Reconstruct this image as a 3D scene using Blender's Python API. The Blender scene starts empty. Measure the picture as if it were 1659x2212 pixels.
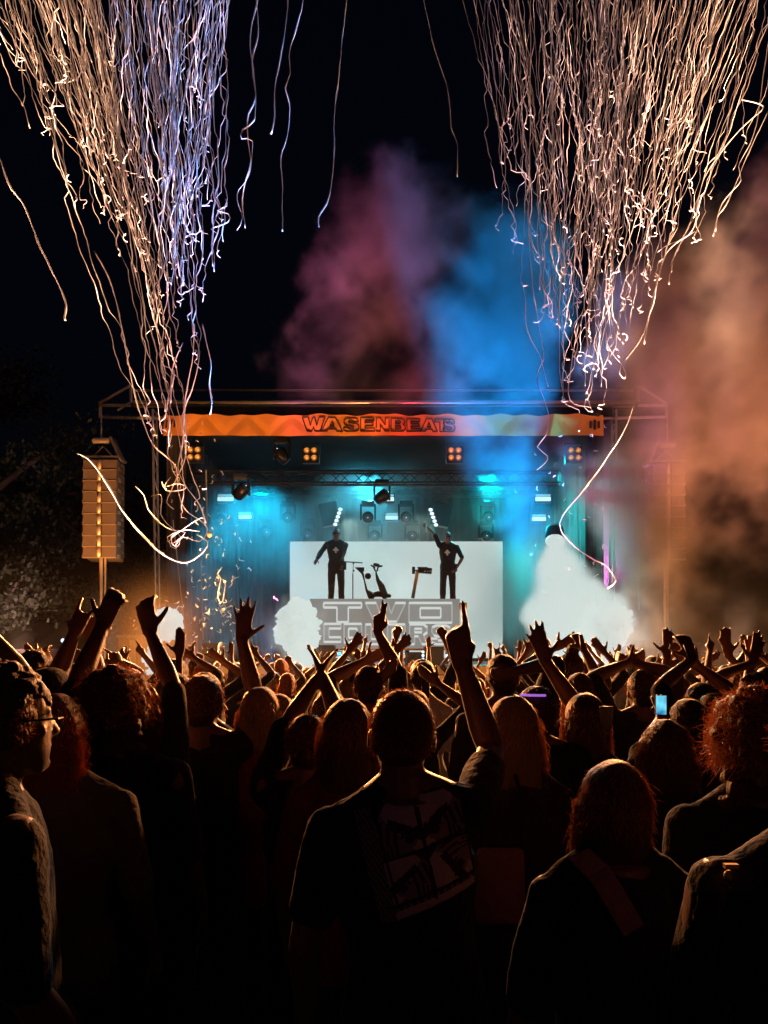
import bpy, math, random, time
import numpy as np
from mathutils import Vector, Matrix, Quaternion
T0 = time.time()
R = math.radians
sc = bpy.context.scene
C = sc.collection
# ---------------------------------------------------------------- camera, sky, exposure
HZ, EYE = 652.0, 1.9                       # horizon row of the 768x1024 picture, eye height in metres
cam = bpy.data.cameras.new('camera')
cam.sensor_fit = 'HORIZONTAL'; cam.sensor_width = 26; cam.lens = 26; cam.shift_y = (HZ - 512) / 768
cam.clip_start = .1; cam.clip_end = 1500
camo = bpy.data.objects.new('camera', cam); C.objects.link(camo)
camo.location = (0, 0, EYE); camo.rotation_euler = (R(90), 0, 0)
sc.camera = camo
w = bpy.data.worlds.new('World'); sc.world = w; w.use_nodes = True
nt = w.node_tree; bg = nt.nodes['Background']
sky = nt.nodes.new('ShaderNodeTexSky'); sky.sky_type = 'NISHITA'; sky.sun_disc = False
sky.sun_elevation = R(-1.5); sky.sun_rotation = R(200); sky.air_density = 1.4; sky.ozone_density = 3
nt.links.new(sky.outputs[0], bg.inputs[0]); bg.inputs[1].default_value = .017
sc.view_settings.view_transform = 'Standard'; sc.view_settings.look = 'None'
sc.view_settings.exposure = 0; sc.view_settings.gamma = 1
sc.cycles.use_denoising = True
sc.cycles.max_bounces = 6; sc.cycles.diffuse_bounces = 1; sc.cycles.glossy_bounces = 2
sc.cycles.volume_bounces = 1; sc.cycles.transparent_max_bounces = 8
sc.cycles.sample_clamp_indirect = 3

def P(px, py, d):                          # picture point at distance d -> world point
    return Vector(((px - 384) / 768 * d, d, EYE - (py - HZ) / 768 * d))
K = 768 / 1659
def V(x, y, d): return P(x * K, y * K, d)

# ---------------------------------------------------------------- lamps of the show, plus added fill and rim lights
def lamp(kind, name, loc, e, col, to=None, size=60, r=.15, blend=.5):
    l = bpy.data.lights.new(name, kind); l.energy = e; l.color = col; l.shadow_soft_size = r
    if kind == 'SPOT': l.spot_size = R(size); l.spot_blend = blend
    o = bpy.data.objects.new(name, l); C.objects.link(o); o.location = loc
    if to: o.rotation_euler = (Vector(to) - Vector(loc)).to_track_quat('-Z', 'Y').to_euler()
    return o
FIRE = (1, .42, .12)
for x_, y_, z_, e_ in ((-4.25, 14.4, 2.8, 6500), (-1.75, 14.4, 2.6, 5000), (4.9, 14.4, 2.8, 6500), (-4.4, 15.4, 5.2, 9000), (-.3, 17.3, 6.7, 6500), (4.1, 15.1, 5.2, 9000)):
    lamp('SPOT', 'crowd_rim_light', (x_, y_, z_), e_, (1, .35, .10), (x_ * .35, 3.5, 1.0), 85, .25, .5)  # added backlights without fixtures, they rim the crowd outlines
lamp('POINT', 'front_fill', (-2.5, -9, 6.5), 40, (1, .22, .34), r=.6)  # added front fill behind the camera, no real lamp there
lamp('SPOT', 'magenta_spot', (3.1, 14.6, 1.4), 900, (1, .02, .42), (3.9, 17.3, 7.3), 30, .1, .9)
lamp('SPOT', 'magenta_spot', (4.9, 19.4, 2.2), 5000, (.8, .2, .7), (4.6, 18.3, 6), 80, .1, .9)
lamp('POINT', 'flame_light', (-4.25, 14.3, 2.5), 190, FIRE, r=.35)
lamp('POINT', 'flame_light', (-1.75, 14.2, 2.2), 150, FIRE, r=.35)
lamp('POINT', 'flame_light', (2.6, 14.4, 2.0), 90, FIRE, r=.35)
lamp('POINT', 'flame_light', (4.9, 14.3, 2.4), 190, FIRE, r=.35)
lamp('SPOT', 'blue_spot', (2.5, 14.6, 1.3), 17500, (0, .31, .95), (3.0, 16.6, 9.5), 38, .1, .8)
lamp('SPOT', 'magenta_spot', (-2.4, 14.9, 1.3), 5200, (1, .10, .62), (-.9, 16.8, 9.8), 32, .1, .9)
lamp('SPOT', 'violet_spot', (3.6, 15.2, 1.3), 1500, (.6, .04, 1), (4.1, 16.8, 8), 34, .1, .9)
for x_, e_, c_ in ((-7.0, 46000, (1, .54, .32)), (-5.3, 64000, (1, .52, .30)), (-3.8, 26000, (1, .44, .42)), (-2.2, 52000, (.12, .34, 1)), (-1.1, 9000, (1, .6, .5)), (1.3, 8000, (1, .6, .45)), (3.3, 13000, (1, .44, .5)), (4.7, 66000, (1, .54, .36)), (6.8, 60000, (1, .52, .30))):
    lamp('SPOT', 'streamer_fill', (x_, 14.9, 1.2), e_, c_, (x_ * 1.03, 13.7, 12), 28, .12, .5)  # unseen upward spots added to brighten the streamers
for x_, t_, e_, c_ in ((-3.4, -3.6, 2600, FIRE), (-1.2, -1.4, 2100, FIRE), (.8, .8, 2600, (1, .05, .14)), (4.4, 3.7, 2600, (1, .02, .46)), (6.2, 5.8, 500, (1, .30, .08))):
    lamp('SPOT', 'banner_fill', (x_, 14.6, 1.5), e_, c_, (t_, 17.3, 7.4), 34, .15, .8)  # added washes, no fixtures; they boost flame tones and magenta on the banner
lamp('SPOT', 'tree_fill', (-7.6, 17.0, 1.4), 700, (1, .5, .55), (-11, 21, 5.2), 60, .2, .8)  # added fill that lifts the dim foliage, not a site lamp
lamp('SPOT', 'array_fill', (-5.7, 13.8, 1.6), 1500, FIRE, (-6.0, 16.3, 4.6), 30, .15, .7)  # extra fill for the left column, added where flame light falls short
lamp('SPOT', 'smoke_fill_right', (8.6, 11.5, 2.0), 5200, (1, .33, .16), (7.6, 16.2, 7.8), 60, .3, .8)  # warm fill added out of view, evens the light on the smoke
lamp('SPOT', 'teal_spot', (-3.6, 22.2, 6.8), 7000, (0, .50, .85), (-3.2, 18, 2.2), 75, .1, .9)
lamp('SPOT', 'teal_spot', (2.9, 21.8, 7.0), 5500, (0, .72, .75), (3.6, 17.6, 3.4), 75, .1, .9)
lamp('SPOT', 'teal_spot', (-.4, 22.2, 7.0), 2000, (.04, .55, .75), (-.6, 18.5, 4), 90, .1, .9)
lamp('POINT', 'screen_spill', (.4, 21.6, 3.6), 60, (.8, .95, .92), r=.6)
lamp('SPOT', 'white_spot', (4.02, 17.7, 4.55), 1600, (.78, .95, .92), (4.5, 15.9, 1.6), 62, .12, .9)

# ---------------------------------------------------------------- noise
_LAT = {}
def vnoise(Q, seed):
    if seed not in _LAT: _LAT[seed] = np.random.default_rng(seed).random((32, 32, 32)).astype(np.float32)
    L = _LAT[seed]
    i = np.floor(Q).astype(np.int32); f = (Q - i).astype(np.float32); f = f * f * (3 - 2 * f); i &= 31; j = (i + 1) & 31
    r = 0
    for u in (0, 1):
        for v in (0, 1):
            for q in (0, 1):
                wt = (f[..., 0] if u else 1 - f[..., 0]) * (f[..., 1] if v else 1 - f[..., 1]) * (f[..., 2] if q else 1 - f[..., 2])
                r = r + wt * L[(j if u else i)[..., 0], (j if v else i)[..., 1], (j if q else i)[..., 2]]
    return r
def fbm(Q, freq, seed, octs=5, gain=.55):
    s = 0; a = 1; t = 0; fr = freq
    for k in range(octs):
        s = s + a * vnoise(Q * fr + 7.3 * k + 91, seed + k); t += a; a *= gain; fr *= 2.03
    return s / t

# ---------------------------------------------------------------- materials
MATS = {}
def mat(name, col, rough=.6, metal=0., emi=None, estr=1., sheen=0., trans=0., bump=0., bscale=60., var=0., spec=.5, sheen_tint=None, ior_level=None):
    if name in MATS: return MATS[name]
    m = bpy.data.materials.new(name); m.use_nodes = True; t = m.node_tree; p = t.nodes['Principled BSDF']
    p.inputs['Base Color'].default_value = (*col, 1); p.inputs['Roughness'].default_value = rough
    p.inputs['Metallic'].default_value = metal; p.inputs['Specular IOR Level'].default_value = spec
    if emi: p.inputs['Emission Color'].default_value = (*emi, 1); p.inputs['Emission Strength'].default_value = estr
    if sheen:
        p.inputs['Sheen Weight'].default_value = sheen; p.inputs['Sheen Roughness'].default_value = .4
        if sheen_tint: p.inputs['Sheen Tint'].default_value = (*sheen_tint, 1)
    if bump or var:
        tc = t.nodes.new('ShaderNodeTexCoord'); n = t.nodes.new('ShaderNodeTexNoise')
        n.inputs['Scale'].default_value = bscale; n.inputs['Detail'].default_value = 4
        t.links.new(tc.outputs['Object'], n.inputs['Vector'])
        if bump:
            b = t.nodes.new('ShaderNodeBump'); b.inputs['Strength'].default_value = bump; b.inputs['Distance'].default_value = .02
            t.links.new(n.outputs['Fac'], b.inputs['Height']); t.links.new(b.outputs[0], p.inputs['Normal'])
        if var:
            mx = t.nodes.new('ShaderNodeMix'); mx.data_type = 'RGBA'
            mx.inputs['A'].default_value = (*[c * (1 - var) for c in col], 1); mx.inputs['B'].default_value = (*[min(1, c * (1 + var)) for c in col], 1)
            t.links.new(n.outputs['Fac'], mx.inputs['Factor']); t.links.new(mx.outputs['Result'], p.inputs['Base Color'])
    if trans:
        tr = t.nodes.new('ShaderNodeBsdfTranslucent'); tr.inputs[0].default_value = (*col, 1)
        ms = t.nodes.new('ShaderNodeMixShader'); ms.inputs[0].default_value = trans
        t.links.new(p.outputs[0], ms.inputs[1]); t.links.new(tr.outputs[0], ms.inputs[2])
        t.links.new(ms.outputs[0], t.nodes['Material Output'].inputs['Surface'])
    MATS[name] = m
    return m
GLOW = (.51, .60, .575)
M_black = mat('black_metal', (.02, .02, .022), .45, .3, bump=.1)
M_alu = mat('aluminium_truss', (.42, .40, .38), .38, .85, var=.2, bscale=8)
M_drape = mat('black_drape', (.0018, .0018, .002), .95, bump=.5, bscale=5)
M_skin = mat('skin', (.17, .085, .055), .40, sheen=.25, bump=.12, bscale=90, spec=.45)
M_skinb = mat('skin_dark', (.13, .065, .04), .5, sheen=.2, bump=.12, bscale=90)
M_paper = mat('streamer_paper', (.88, .84, .80), .7, trans=.35)
M_glass = mat('dark_glass', (.01, .01, .012), .08, spec=.8)

# ---------------------------------------------------------------- object helpers
def tag(o, label=None, cat=None, group=None, kind=None):
    if label: o['label'] = label
    if cat: o['category'] = cat
    if group: o['group'] = group
    if kind: o['kind'] = kind
    return o
def thing(name, loc, label, cat, group=None):
    o = bpy.data.objects.new(name, None); C.objects.link(o); o.location = loc; o.empty_display_size = .2
    return tag(o, label, cat, group)
class MB:
    def __init__(s): s.v = []; s.f = []
    def add(s, v, f):
        k = len(s.v); s.v += [tuple(q) for q in v]; s.f += [tuple(i + k for i in q) for q in f]; return s
    def box(s, c, size, rot=None):
        hx, hy, hz = [q / 2 for q in size]; c = Vector(c)
        v = [Vector((x, y, z)) for x in (-hx, hx) for y in (-hy, hy) for z in (-hz, hz)]
        if rot is not None: v = [rot @ q for q in v]
        return s.add([q + c for q in v], [(0, 1, 3, 2), (4, 6, 7, 5), (0, 4, 5, 1), (2, 3, 7, 6), (0, 2, 6, 4), (1, 5, 7, 3)])
    def tube(s, pts, r, n=6, flat=1.0, cap=True):
        pts = [Vector(p) for p in pts]; rs = r if isinstance(r, (list, tuple)) else [r] * len(pts)
        t0 = (pts[1] - pts[0]).normalized(); u = t0.orthogonal().normalized(); base = len(s.v); m = len(pts)
        for i, p in enumerate(pts):
            t = (pts[min(i + 1, m - 1)] - pts[max(i - 1, 0)])
            t = t.normalized() if t.length > 1e-9 else t0
            u = (u - t * u.dot(t)); u = u.normalized() if u.length > 1e-6 else t.orthogonal().normalized()
            q = t.cross(u)
            for k in range(n):
                a = 2 * math.pi * k / n
                s.v.append(tuple(p + (u * math.cos(a) + q * math.sin(a) * flat) * rs[i]))
        for i in range(m - 1):
            for k in range(n):
                a = base + i * n + k; b = base + i * n + (k + 1) % n
                s.f.append((a, b, b + n, a + n))
        if cap:
            s.f.append(tuple(base + k for k in reversed(range(n)))); s.f.append(tuple(base + (m - 1) * n + k for k in range(n)))
        return s
    def loft(s, rings, n=14):               # rings: (centre, rx, ry[, Matrix])
        base = len(s.v)
        for rg in rings:
            c, rx, ry = Vector(rg[0]), rg[1], rg[2]; M = rg[3] if len(rg) > 3 else None
            for k in range(n):
                a = 2 * math.pi * k / n; q = Vector((math.cos(a) * rx, math.sin(a) * ry, 0))
                if M is not None: q = M @ q
                s.v.append(tuple(c + q))
        m = len(rings)
        for i in range(m - 1):
            for k in range(n):
                a = base + i * n + k; b = base + i * n + (k + 1) % n
                s.f.append((a, b, b + n, a + n))
        s.f.append(tuple(base + k for k in reversed(range(n)))); s.f.append(tuple(base + (m - 1) * n + k for k in range(n)))
        return s
    def cone(s, p0, r0, p1, r1, n=10):      # rounded, tapered limb piece
        p0, p1 = Vector(p0), Vector(p1); d = p1 - p0; L = d.length
        if L < 1e-6: d = Vector((0, 0, 1)); L = 1e-6
        d = d / L; pts = []; rs = []
        for a in (80, 50, 22): pts.append(p0 - d * r0 * math.sin(R(a))); rs.append(r0 * math.cos(R(a)))
        pts.append(p0); rs.append(r0); pts.append(p1); rs.append(r1)
        for a in (22, 50, 80): pts.append(p1 + d * r1 * math.sin(R(a))); rs.append(r1 * math.cos(R(a)))
        return s.tube(pts, rs, n)
    def ball(s, c, r, n=12, m=8, rot=None):
        r = (r, r, r) if not isinstance(r, (tuple, list)) else r; c = Vector(c); rings = []
        base = len(s.v)
        for i in range(1, m):
            a = math.pi * i / m
            for k in range(n):
                b = 2 * math.pi * k / n
                q = Vector((r[0] * math.sin(a) * math.cos(b), r[1] * math.sin(a) * math.sin(b), -r[2] * math.cos(a)))
                if rot is not None: q = rot @ q
                s.v.append(tuple(c + q))
        for i in range(m - 2):
            for k in range(n):
                a = base + i * n + k; b = base + i * n + (k + 1) % n
                s.f.append((a, b, b + n, a + n))
        s.f.append(tuple(base + k for k in reversed(range(n)))); s.f.append(tuple(base + (m - 2) * n + k for k in range(n)))
        return s
    def mesh(s, name):
        me = bpy.data.meshes.new(name); me.from_pydata(s.v, [], s.f); me.update(); return me
    def build(s, name, m, parent=None, smooth=False, bevel=0):
        me = s.mesh(name)
        if m: me.materials.append(m)
        o = bpy.data.objects.new(name, me); C.objects.link(o)
        if parent:
            o.parent = parent; o.matrix_parent_inverse = Matrix.Translation(-parent.location)
        if smooth: me.shade_smooth()
        if bevel:
            b = o.modifiers.new('b', 'BEVEL'); b.width = bevel; b.segments = 2
        return o
def remesh(mb, name, vox, smooth=2, disp=None):
    me = mb.mesh(name + '_raw'); o = bpy.data.objects.new('tmp', me); C.objects.link(o)
    r = o.modifiers.new('r', 'REMESH'); r.mode = 'VOXEL'; r.voxel_size = vox; r.use_smooth_shade = True
    if smooth:
        s = o.modifiers.new('s', 'SMOOTH'); s.factor = .5; s.iterations = smooth
    dg = bpy.context.evaluated_depsgraph_get()
    out = bpy.data.meshes.new_from_object(o.evaluated_get(dg)); out.name = name
    bpy.data.objects.remove(o); bpy.data.meshes.remove(me)
    if disp:
        n = len(out.vertices); co = np.empty(n * 3, np.float32); out.vertices.foreach_get('co', co); co = co.reshape(-1, 3)
        no = np.empty(n * 3, np.float32); out.vertices.foreach_get('normal', no); no = no.reshape(-1, 3)
        co = co + no * disp(co)[:, None]; out.vertices.foreach_set('co', co.ravel()); out.update()
    return out
def link(me, name, m, parent=None):
    me.materials.clear(); me.materials.append(m); o = bpy.data.objects.new(name, me); C.objects.link(o)
    if parent: o.parent = parent
    return o
def copy_tree(o, parent=None):
    c = o.copy(); C.objects.link(c)
    if parent: c.parent = parent
    for ch in o.children: copy_tree(ch, c)
    return c

# ---------------------------------------------------------------- smoke volumes (grids computed here, drawn as volumes)
def vol_mat(name, dens, col, aniso=0., emi=None):
    m = bpy.data.materials.new(name); m.use_nodes = True; t = m.node_tree; t.nodes.clear()
    o = t.nodes.new('ShaderNodeOutputMaterial'); p = t.nodes.new('ShaderNodeVolumePrincipled')
    p.inputs['Density'].default_value = dens; p.inputs['Color'].default_value = (*col, 1); p.inputs['Anisotropy'].default_value = aniso
    p.inputs['Density Attribute'].default_value = 'density'
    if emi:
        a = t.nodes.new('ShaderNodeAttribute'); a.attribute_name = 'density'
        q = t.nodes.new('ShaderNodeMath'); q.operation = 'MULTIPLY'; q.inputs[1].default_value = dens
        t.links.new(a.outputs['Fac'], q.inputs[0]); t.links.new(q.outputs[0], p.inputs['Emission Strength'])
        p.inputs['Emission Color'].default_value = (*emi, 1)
    t.links.new(p.outputs[0], o.inputs['Volume']); return m
def volume(name, lo, hi, vox, fn, m, label, cat='smoke'):
    lo = np.array(lo, float); hi = np.array(hi, float)
    n = np.maximum(2, np.round((hi - lo) / vox).astype(int) + 1); st = (hi - lo) / (n - 1)
    z, y, x = np.meshgrid(*[lo[k] + st[k] * np.arange(n[k]) for k in (2, 1, 0)], indexing='ij')
    Q = np.stack([x, y, z], -1).astype(np.float32)
    d = np.maximum(fn(Q), 0).astype(np.float32)
    e = np.ones_like(d)                     # fade at the walls of the grid
    for ax, k in ((2, 0), (1, 1), (0, 2)):
        i = np.arange(n[k]); f = np.clip(np.minimum(i, n[k] - 1 - i) / 4, 0, 1); sh = [1, 1, 1]; sh[ax] = n[k]; e = e * f.reshape(sh)
    d = (d * e).astype(np.float32).ravel()
    me = bpy.data.meshes.new(name); me.vertices.add(d.size)
    me.attributes.new('d', 'FLOAT', 'POINT').data.foreach_set('value', d)
    ob = bpy.data.objects.new(name, me); C.objects.link(ob); me.materials.append(m)
    g = bpy.data.node_groups.new(name, 'GeometryNodeTree')
    g.interface.new_socket('Geometry', in_out='INPUT', socket_type='NodeSocketGeometry')
    g.interface.new_socket('Geometry', in_out='OUTPUT', socket_type='NodeSocketGeometry')
    N = g.nodes; L = g.links.new
    gi = N.new('NodeGroupInput'); go = N.new('NodeGroupOutput'); vc = N.new('GeometryNodeVolumeCube')
    vc.inputs['Min'].default_value = lo; vc.inputs['Max'].default_value = hi
    for k, a in enumerate('XYZ'): vc.inputs['Resolution ' + a].default_value = int(n[k])
    prev = N.new('GeometryNodeInputPosition').outputs[0]
    for op, val in (('SUBTRACT', lo), ('DIVIDE', st), ('ADD', (.5, .5, .5)), ('FLOOR', None), ('DOT_PRODUCT', (1, n[0], n[0] * n[1]))):
        q = N.new('ShaderNodeVectorMath'); q.operation = op
        if val is not None: q.inputs[1].default_value = val
        L(prev, q.inputs[0]); prev = q.outputs['Value'] if op == 'DOT_PRODUCT' else q.outputs[0]
    si = N.new('GeometryNodeSampleIndex'); na = N.new('GeometryNodeInputNamedAttribute'); na.inputs[0].default_value = 'd'
    L(gi.outputs[0], si.inputs['Geometry']); L(na.outputs[0], si.inputs['Value']); L(prev, si.inputs['Index'])
    L(si.outputs[0], vc.inputs['Density'])
    sm = N.new('GeometryNodeSetMaterial'); sm.inputs['Material'].default_value = m
    L(vc.outputs[0], sm.inputs[0]); L(sm.outputs[0], go.inputs[0])
    ob.modifiers.new('v', 'NODES').node_group = g
    return tag(ob, label, cat, None, 'stuff')

# ================================================================ SETTING
rng = random.Random(7)
g = MB(); g.add([(-400, -100, 0), (400, -100, 0), (400, 700, 0), (-400, 700, 0)], [(0, 1, 2, 3)])
tag(g.build('ground', mat('trampled_grass', (.014, .014, .009), .95, bump=.6, bscale=3, var=.5)), kind='structure')

SF = 17.5                                    # depth of the stage front
DZ = 1.62                                    # deck height
def lattice(mb, a, b, wdt, r, up=Vector((0, 0, 1)), side=Vector((0, 1, 0)), step=None, four=True):
    """box truss between a and b"""
    a, b = Vector(a), Vector(b); d = b - a; L = d.length; step = step or wdt; n = max(2, round(L / step))
    offs = [up * (sx * wdt / 2) + side * (sy * wdt / 2) for sx, sy in ((-1, -1), (1, -1), (1, 1), (-1, 1))]
    for o in offs: mb.tube([a + o, b + o], r, 6)
    for fa in range(4):
        o0, o1 = offs[fa], offs[(fa + 1) % 4]
        for i in range(n):
            p, q = a + d * (i / n), a + d * ((i + 1) / n)
            mb.tube([p + (o0 if i % 2 else o1), q + (o1 if i % 2 else o0)], r * .5, 4)
    for k in (0, n): 
        p = a + d * (k / n)
        for fa in range(4): mb.tube([p + offs[fa], p + offs[(fa + 1) % 4]], r * .7, 4)

st = thing('concert_stage', (0, SF, 0), 'open air concert stage with black roof, lattice towers and dark drapes', 'stage')
b = MB(); b.box((.1, 20.6, DZ - .08), (13.6, 9.4, .16)); b.build('deck', M_black, st)
# pleated golden skirt in front of the deck
def cloth(x0, x1, z0, z1, y, amp, nx, nz, fn):
    v = []; f = []
    for j in range(nz + 1):
        for i in range(nx + 1):
            u = i / nx; t = j / nz; x = x0 + (x1 - x0) * u; z = z0 + (z1 - z0) * t
            v.append((x, y + amp * fn(x, t), z))
    for j in range(nz):
        for i in range(nx):
            k = j * (nx + 1) + i; f.append((k, k + 1, k + nx + 2, k + nx + 1))
    return v, f
b = MB(); b.add(*cloth(-6.6, 6.8, 0, DZ - .2, 15.85, .05, 520, 6, lambda x, t: math.sin(x * 21 + math.sin(x * 3.1) * 2) * (1.1 - .7 * t) + .5 * math.sin(x * 47)))
o = b.build('stage_skirt', mat('gold_cloth', (.55, .36, .14), .6, sheen=.4, var=.4, bscale=9), st, True)
b = MB(); b.box((.1, 15.87, DZ - .1), (13.4, .06, .17)); b.build('deck_edge', mat('worn_wood_edge', (.35, .24, .13), .7, var=.5, bscale=25), st)
def tower(x, lean=0):
    t = MB(); lattice(t, (x - lean, SF - .1, .1), (x, SF - .1, 7.2), .30, .026)
    return t.build('tower', M_alu, st)
XL = P(156, 0, SF).x; XR = P(613, 0, SF).x
tower(XL, -.10); tower(XR, .10)
for X in (XL, XR):
    b = MB(); b.box((X, SF - .1, .06), (.7, .7, .12)); b.build('tower_base', M_black, st)
zB = P(0, 404, SF).z; zT = P(0, 387.5, SF).z; zE = P(0, 419, SF).z
b = MB(); b.tube([(P(134, 0, SF).x, SF - .12, zB), (P(634, 0, SF).x, SF - .12, zB)], .05, 8)
b.tube([(P(134, 0, SF).x, SF - .05, zB - .07), (P(634, 0, SF).x, SF - .05, zB - .07)], .03, 8)
b.build('front_beam', M_alu, st, True)
b = MB(); b.tube([(P(132, 0, SF).x, SF + .2, zT), (P(636, 0, SF).x, SF + .2, zT)], .03, 8); b.build('ridge_tube', M_alu, st, True)
xw = P(102, 0, SF).x; xv = P(133, 0, SF).x
b = MB()
for (p, q, r) in (((xw, zB - .03), (xv, zT), .03), ((xw, zB - .08), (xv, zB - .08), .035), ((xw, zB), (xw, zE - .02), .03), ((xw, zE), (P(170, 0, SF).x, zE - .03), .035),
                  ((xv, zB), (xv, zT), .035), ((xv, zB), (P(120, 0, SF).x, zE + .15), .025)):
    b.tube([(p[0], SF - .15, p[1]), (q[0], SF - .15, q[1])], r, 6)
b.build('cantilever_arm', M_alu, st)
xw2 = P(664, 0, SF).x; xv2 = P(636, 0, SF).x
b = MB()
for (p, q, r) in (((xw2, zB - .03), (xv2, zT), .03), ((xw2, zB - .08), (xv2, zB - .08), .035), ((xw2, zB), (xw2, zE - .02), .03), ((xw2, zE), (P(600, 0, SF).x, zE - .03), .035), ((xv2, zB), (xv2, zT), .035)):
    b.tube([(p[0], SF - .15, p[1]), (q[0], SF - .15, q[1])], r, 6)
b.build('cantilever_arm', M_alu, st)
b = MB(); b.box((.1, SF + 3.9, zE + .12), (P(606, 0, SF).x - P(160, 0, SF).x, 8.0, .24)); b.build('roof_canopy', M_drape, st)
# drapes: back and sides, pleated
b = MB(); b.add(*cloth(-6.4, 6.6, DZ, zE, 25.2, .10, 300, 4, lambda x, t: math.sin(x * 9 + math.sin(x * 2)) + .4 * math.sin(x * 23)))
b.build('back_drape', M_drape, st, True)
for X, s in ((XL + .35, 1), (XR - .35, -1)):
    v, f = cloth(SF + .3, 25, DZ, zE, 0, .09, 130, 4, lambda x, t: math.sin(x * 11))
    b = MB(); b.add([(X + p[1], p[0], p[2]) for p in v], f); b.build('side_drape', mat('grey_drape', (.03, .026, .03), .9, bump=.3, bscale=6), st, True)
def loose_drape(px0, px1, y, col):
    b = MB(); b.add(*cloth(P(px0, 0, y).x, P(px1, 0, y).x, DZ, zE - .1, y, .05, 40, 4, lambda x, t: math.sin(x * 31)))
    b.build('leg_drape', col, st, True)
loose_drape(166, 186, SF + .25, mat('grey_drape', (1, 1, 1)))
loose_drape(585, 604, SF + .25, mat('grey_drape', (1, 1, 1)))
b = MB(); zt = P(0, 478, 18.8).z
lattice(b, (P(190, 0, 18.8).x, 18.8, zt), (P(560, 0, 18.8).x, 18.8, zt), .28, .024)
b.build('lighting_truss', M_black, st)
b = MB(); zt2 = P(0, 505, 22).z
lattice(b, (-5.2, 22.2, zt2 + .45), (5.4, 22.2, zt2 + .45), .28, .024); b.build('rear_truss', M_black, st)
for px, y0, y1 in ((201, 560, 640), (206, 470, 560), (577, 470, 590), (590, 440, 600), (595, 440, 610), (637, 470, 610)):
    b = MB(); b.tube([P(px, y0, 17.9), P(px + 2, y1, 17.9)], .018, 5); b.build('hanging_rope', mat('rope', (.3, .28, .27), .8), st)
b = MB(); b.tube([P(173, 520, SF - .5), P(186, 640, SF - .9)], .012, 4); b.build('guy_wire', mat('rope', (1, 1, 1)), st)

# banner -----------------------------------------------------------------
bx0, bx1 = P(167, 0, SF).x, P(600, 0, SF).x; bz0, bz1 = P(0, 439.5, SF).z, P(0, 418.5, SF).z
ANCH = [bx0 + (bx1 - bx0) * q for q in (0, .09, .19, .29, .41, .55, .70, .80, .89, 1)]
def ban_y(x, z):
    t = (z - bz0) / (bz1 - bz0); s = 0
    for a in range(len(ANCH) - 1):
        if ANCH[a] <= x <= ANCH[a + 1]:
            u = (x - ANCH[a]) / (ANCH[a + 1] - ANCH[a]); q = abs(u - .5) * 2
            s = .05 * (1 - t) * math.sin(u * math.pi) ** .8 - .022 * max(0, 1 - abs(q - t) * 2.2)
    return SF - .28 - s + .022 * math.sin(x * 2.3 + z * 1.5) * math.sin(x * .9 + 1) + .003 * math.sin(x * 9 - z * 6)
ban = thing('banner', (0, SF - .3, bz0), 'long wrinkled orange banner with outlined lettering across the stage roof edge', 'banner')
v = []; f = []; NX, NZ = 420, 16
for j in range(NZ + 1):
    for i in range(NX + 1):
        x = bx0 + (bx1 - bx0) * i / NX; t = j / NZ; z = bz0 + (bz1 - bz0) * t + .03 * t * math.sin(x * 3.1) * math.sin(x * 7.7)
        v.append((x, ban_y(x, z), z))
for j in range(NZ):
    for i in range(NX):
        k = j * (NX + 1) + i; f.append((k, k + 1, k + NX + 2, k + NX + 1))
b = MB(); b.add(v, f); o = b.build('banner_cloth', mat('orange_vinyl', (.88, .35, .06), .42, bump=.15, bscale=30), ban, True)
# letters as closed outlines on a 0..1 square cell
LET = {
 'W': [[(0, 1), (.27, 1), (.36, .42), (.46, .95), (.56, .95), (.64, .42), (.74, 1), (1, 1), (.78, 0), (.56, 0), (.5, .3), (.43, 0), (.22, 0)]],
 'A': [[(0, 0), (.34, 1), (.66, 1), (1, 0), (.73, 0), (.68, .17), (.32, .17), (.27, 0)], [(.4, .38), (.5, .72), (.6, .38)]],
 'S': [[(0, .3), (.05, .1), (.22, 0), (.78, 0), (.96, .12), (1, .35), (.92, .55), (.75, .62), (.34, .66), (.32, .74), (.4, .78), (.64, .78), (.7, .7), (.96, .7), (.92, .9), (.75, 1), (.25, 1), (.06, .9), (.03, .66), (.14, .48), (.3, .42), (.66, .36), (.68, .26), (.6, .2), (.36, .2), (.3, .3)]],
 'E': [[(0, 0), (0, 1), (.95, 1), (.95, .78), (.3, .78), (.3, .62), (.88, .62), (.88, .4), (.3, .4), (.3, .22), (1, .22), (1, 0)]],
 'N': [[(0, 0), (0, 1), (.3, 1), (.7, .48), (.7, 1), (1, 1), (1, 0), (.7, 0), (.3, .52), (.3, 0)]],
 'B': [[(0, 0), (0, 1), (.75, 1), (.95, .88), (.96, .66), (.84, .54), (.98, .42), (1, .15), (.82, 0)], [(.3, .62), (.3, .8), (.62, .8), (.66, .71), (.62, .62)], [(.3, .2), (.3, .42), (.64, .42), (.7, .3), (.64, .2)]],
 'T': [[(0, 1), (1, 1), (1, .76), (.65, .76), (.65, 0), (.35, 0), (.35, .76), (0, .76)]],
 'O': [[(0, 0), (0, 1), (1, 1), (1, 0)], [(.26, .26), (.74, .26), (.74, .74), (.26, .74)]],
 'C': [[(0, 0), (0, 1), (1, 1), (1, .74), (.3, .74), (.3, .26), (1, .26), (1, 0)]],
 'L': [[(0, 0), (0, 1), (.3, 1), (.3, .26), (1, .26), (1, 0)]],
 'R': [[(0, 0), (0, 1), (.8, 1), (1, .85), (1, .6), (.8, .45), (1, 0), (.7, 0), (.5, .4), (.28, .4), (.28, 0)], [(.28, .6), (.28, .78), (.7, .78), (.7, .6)]],
}
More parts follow.
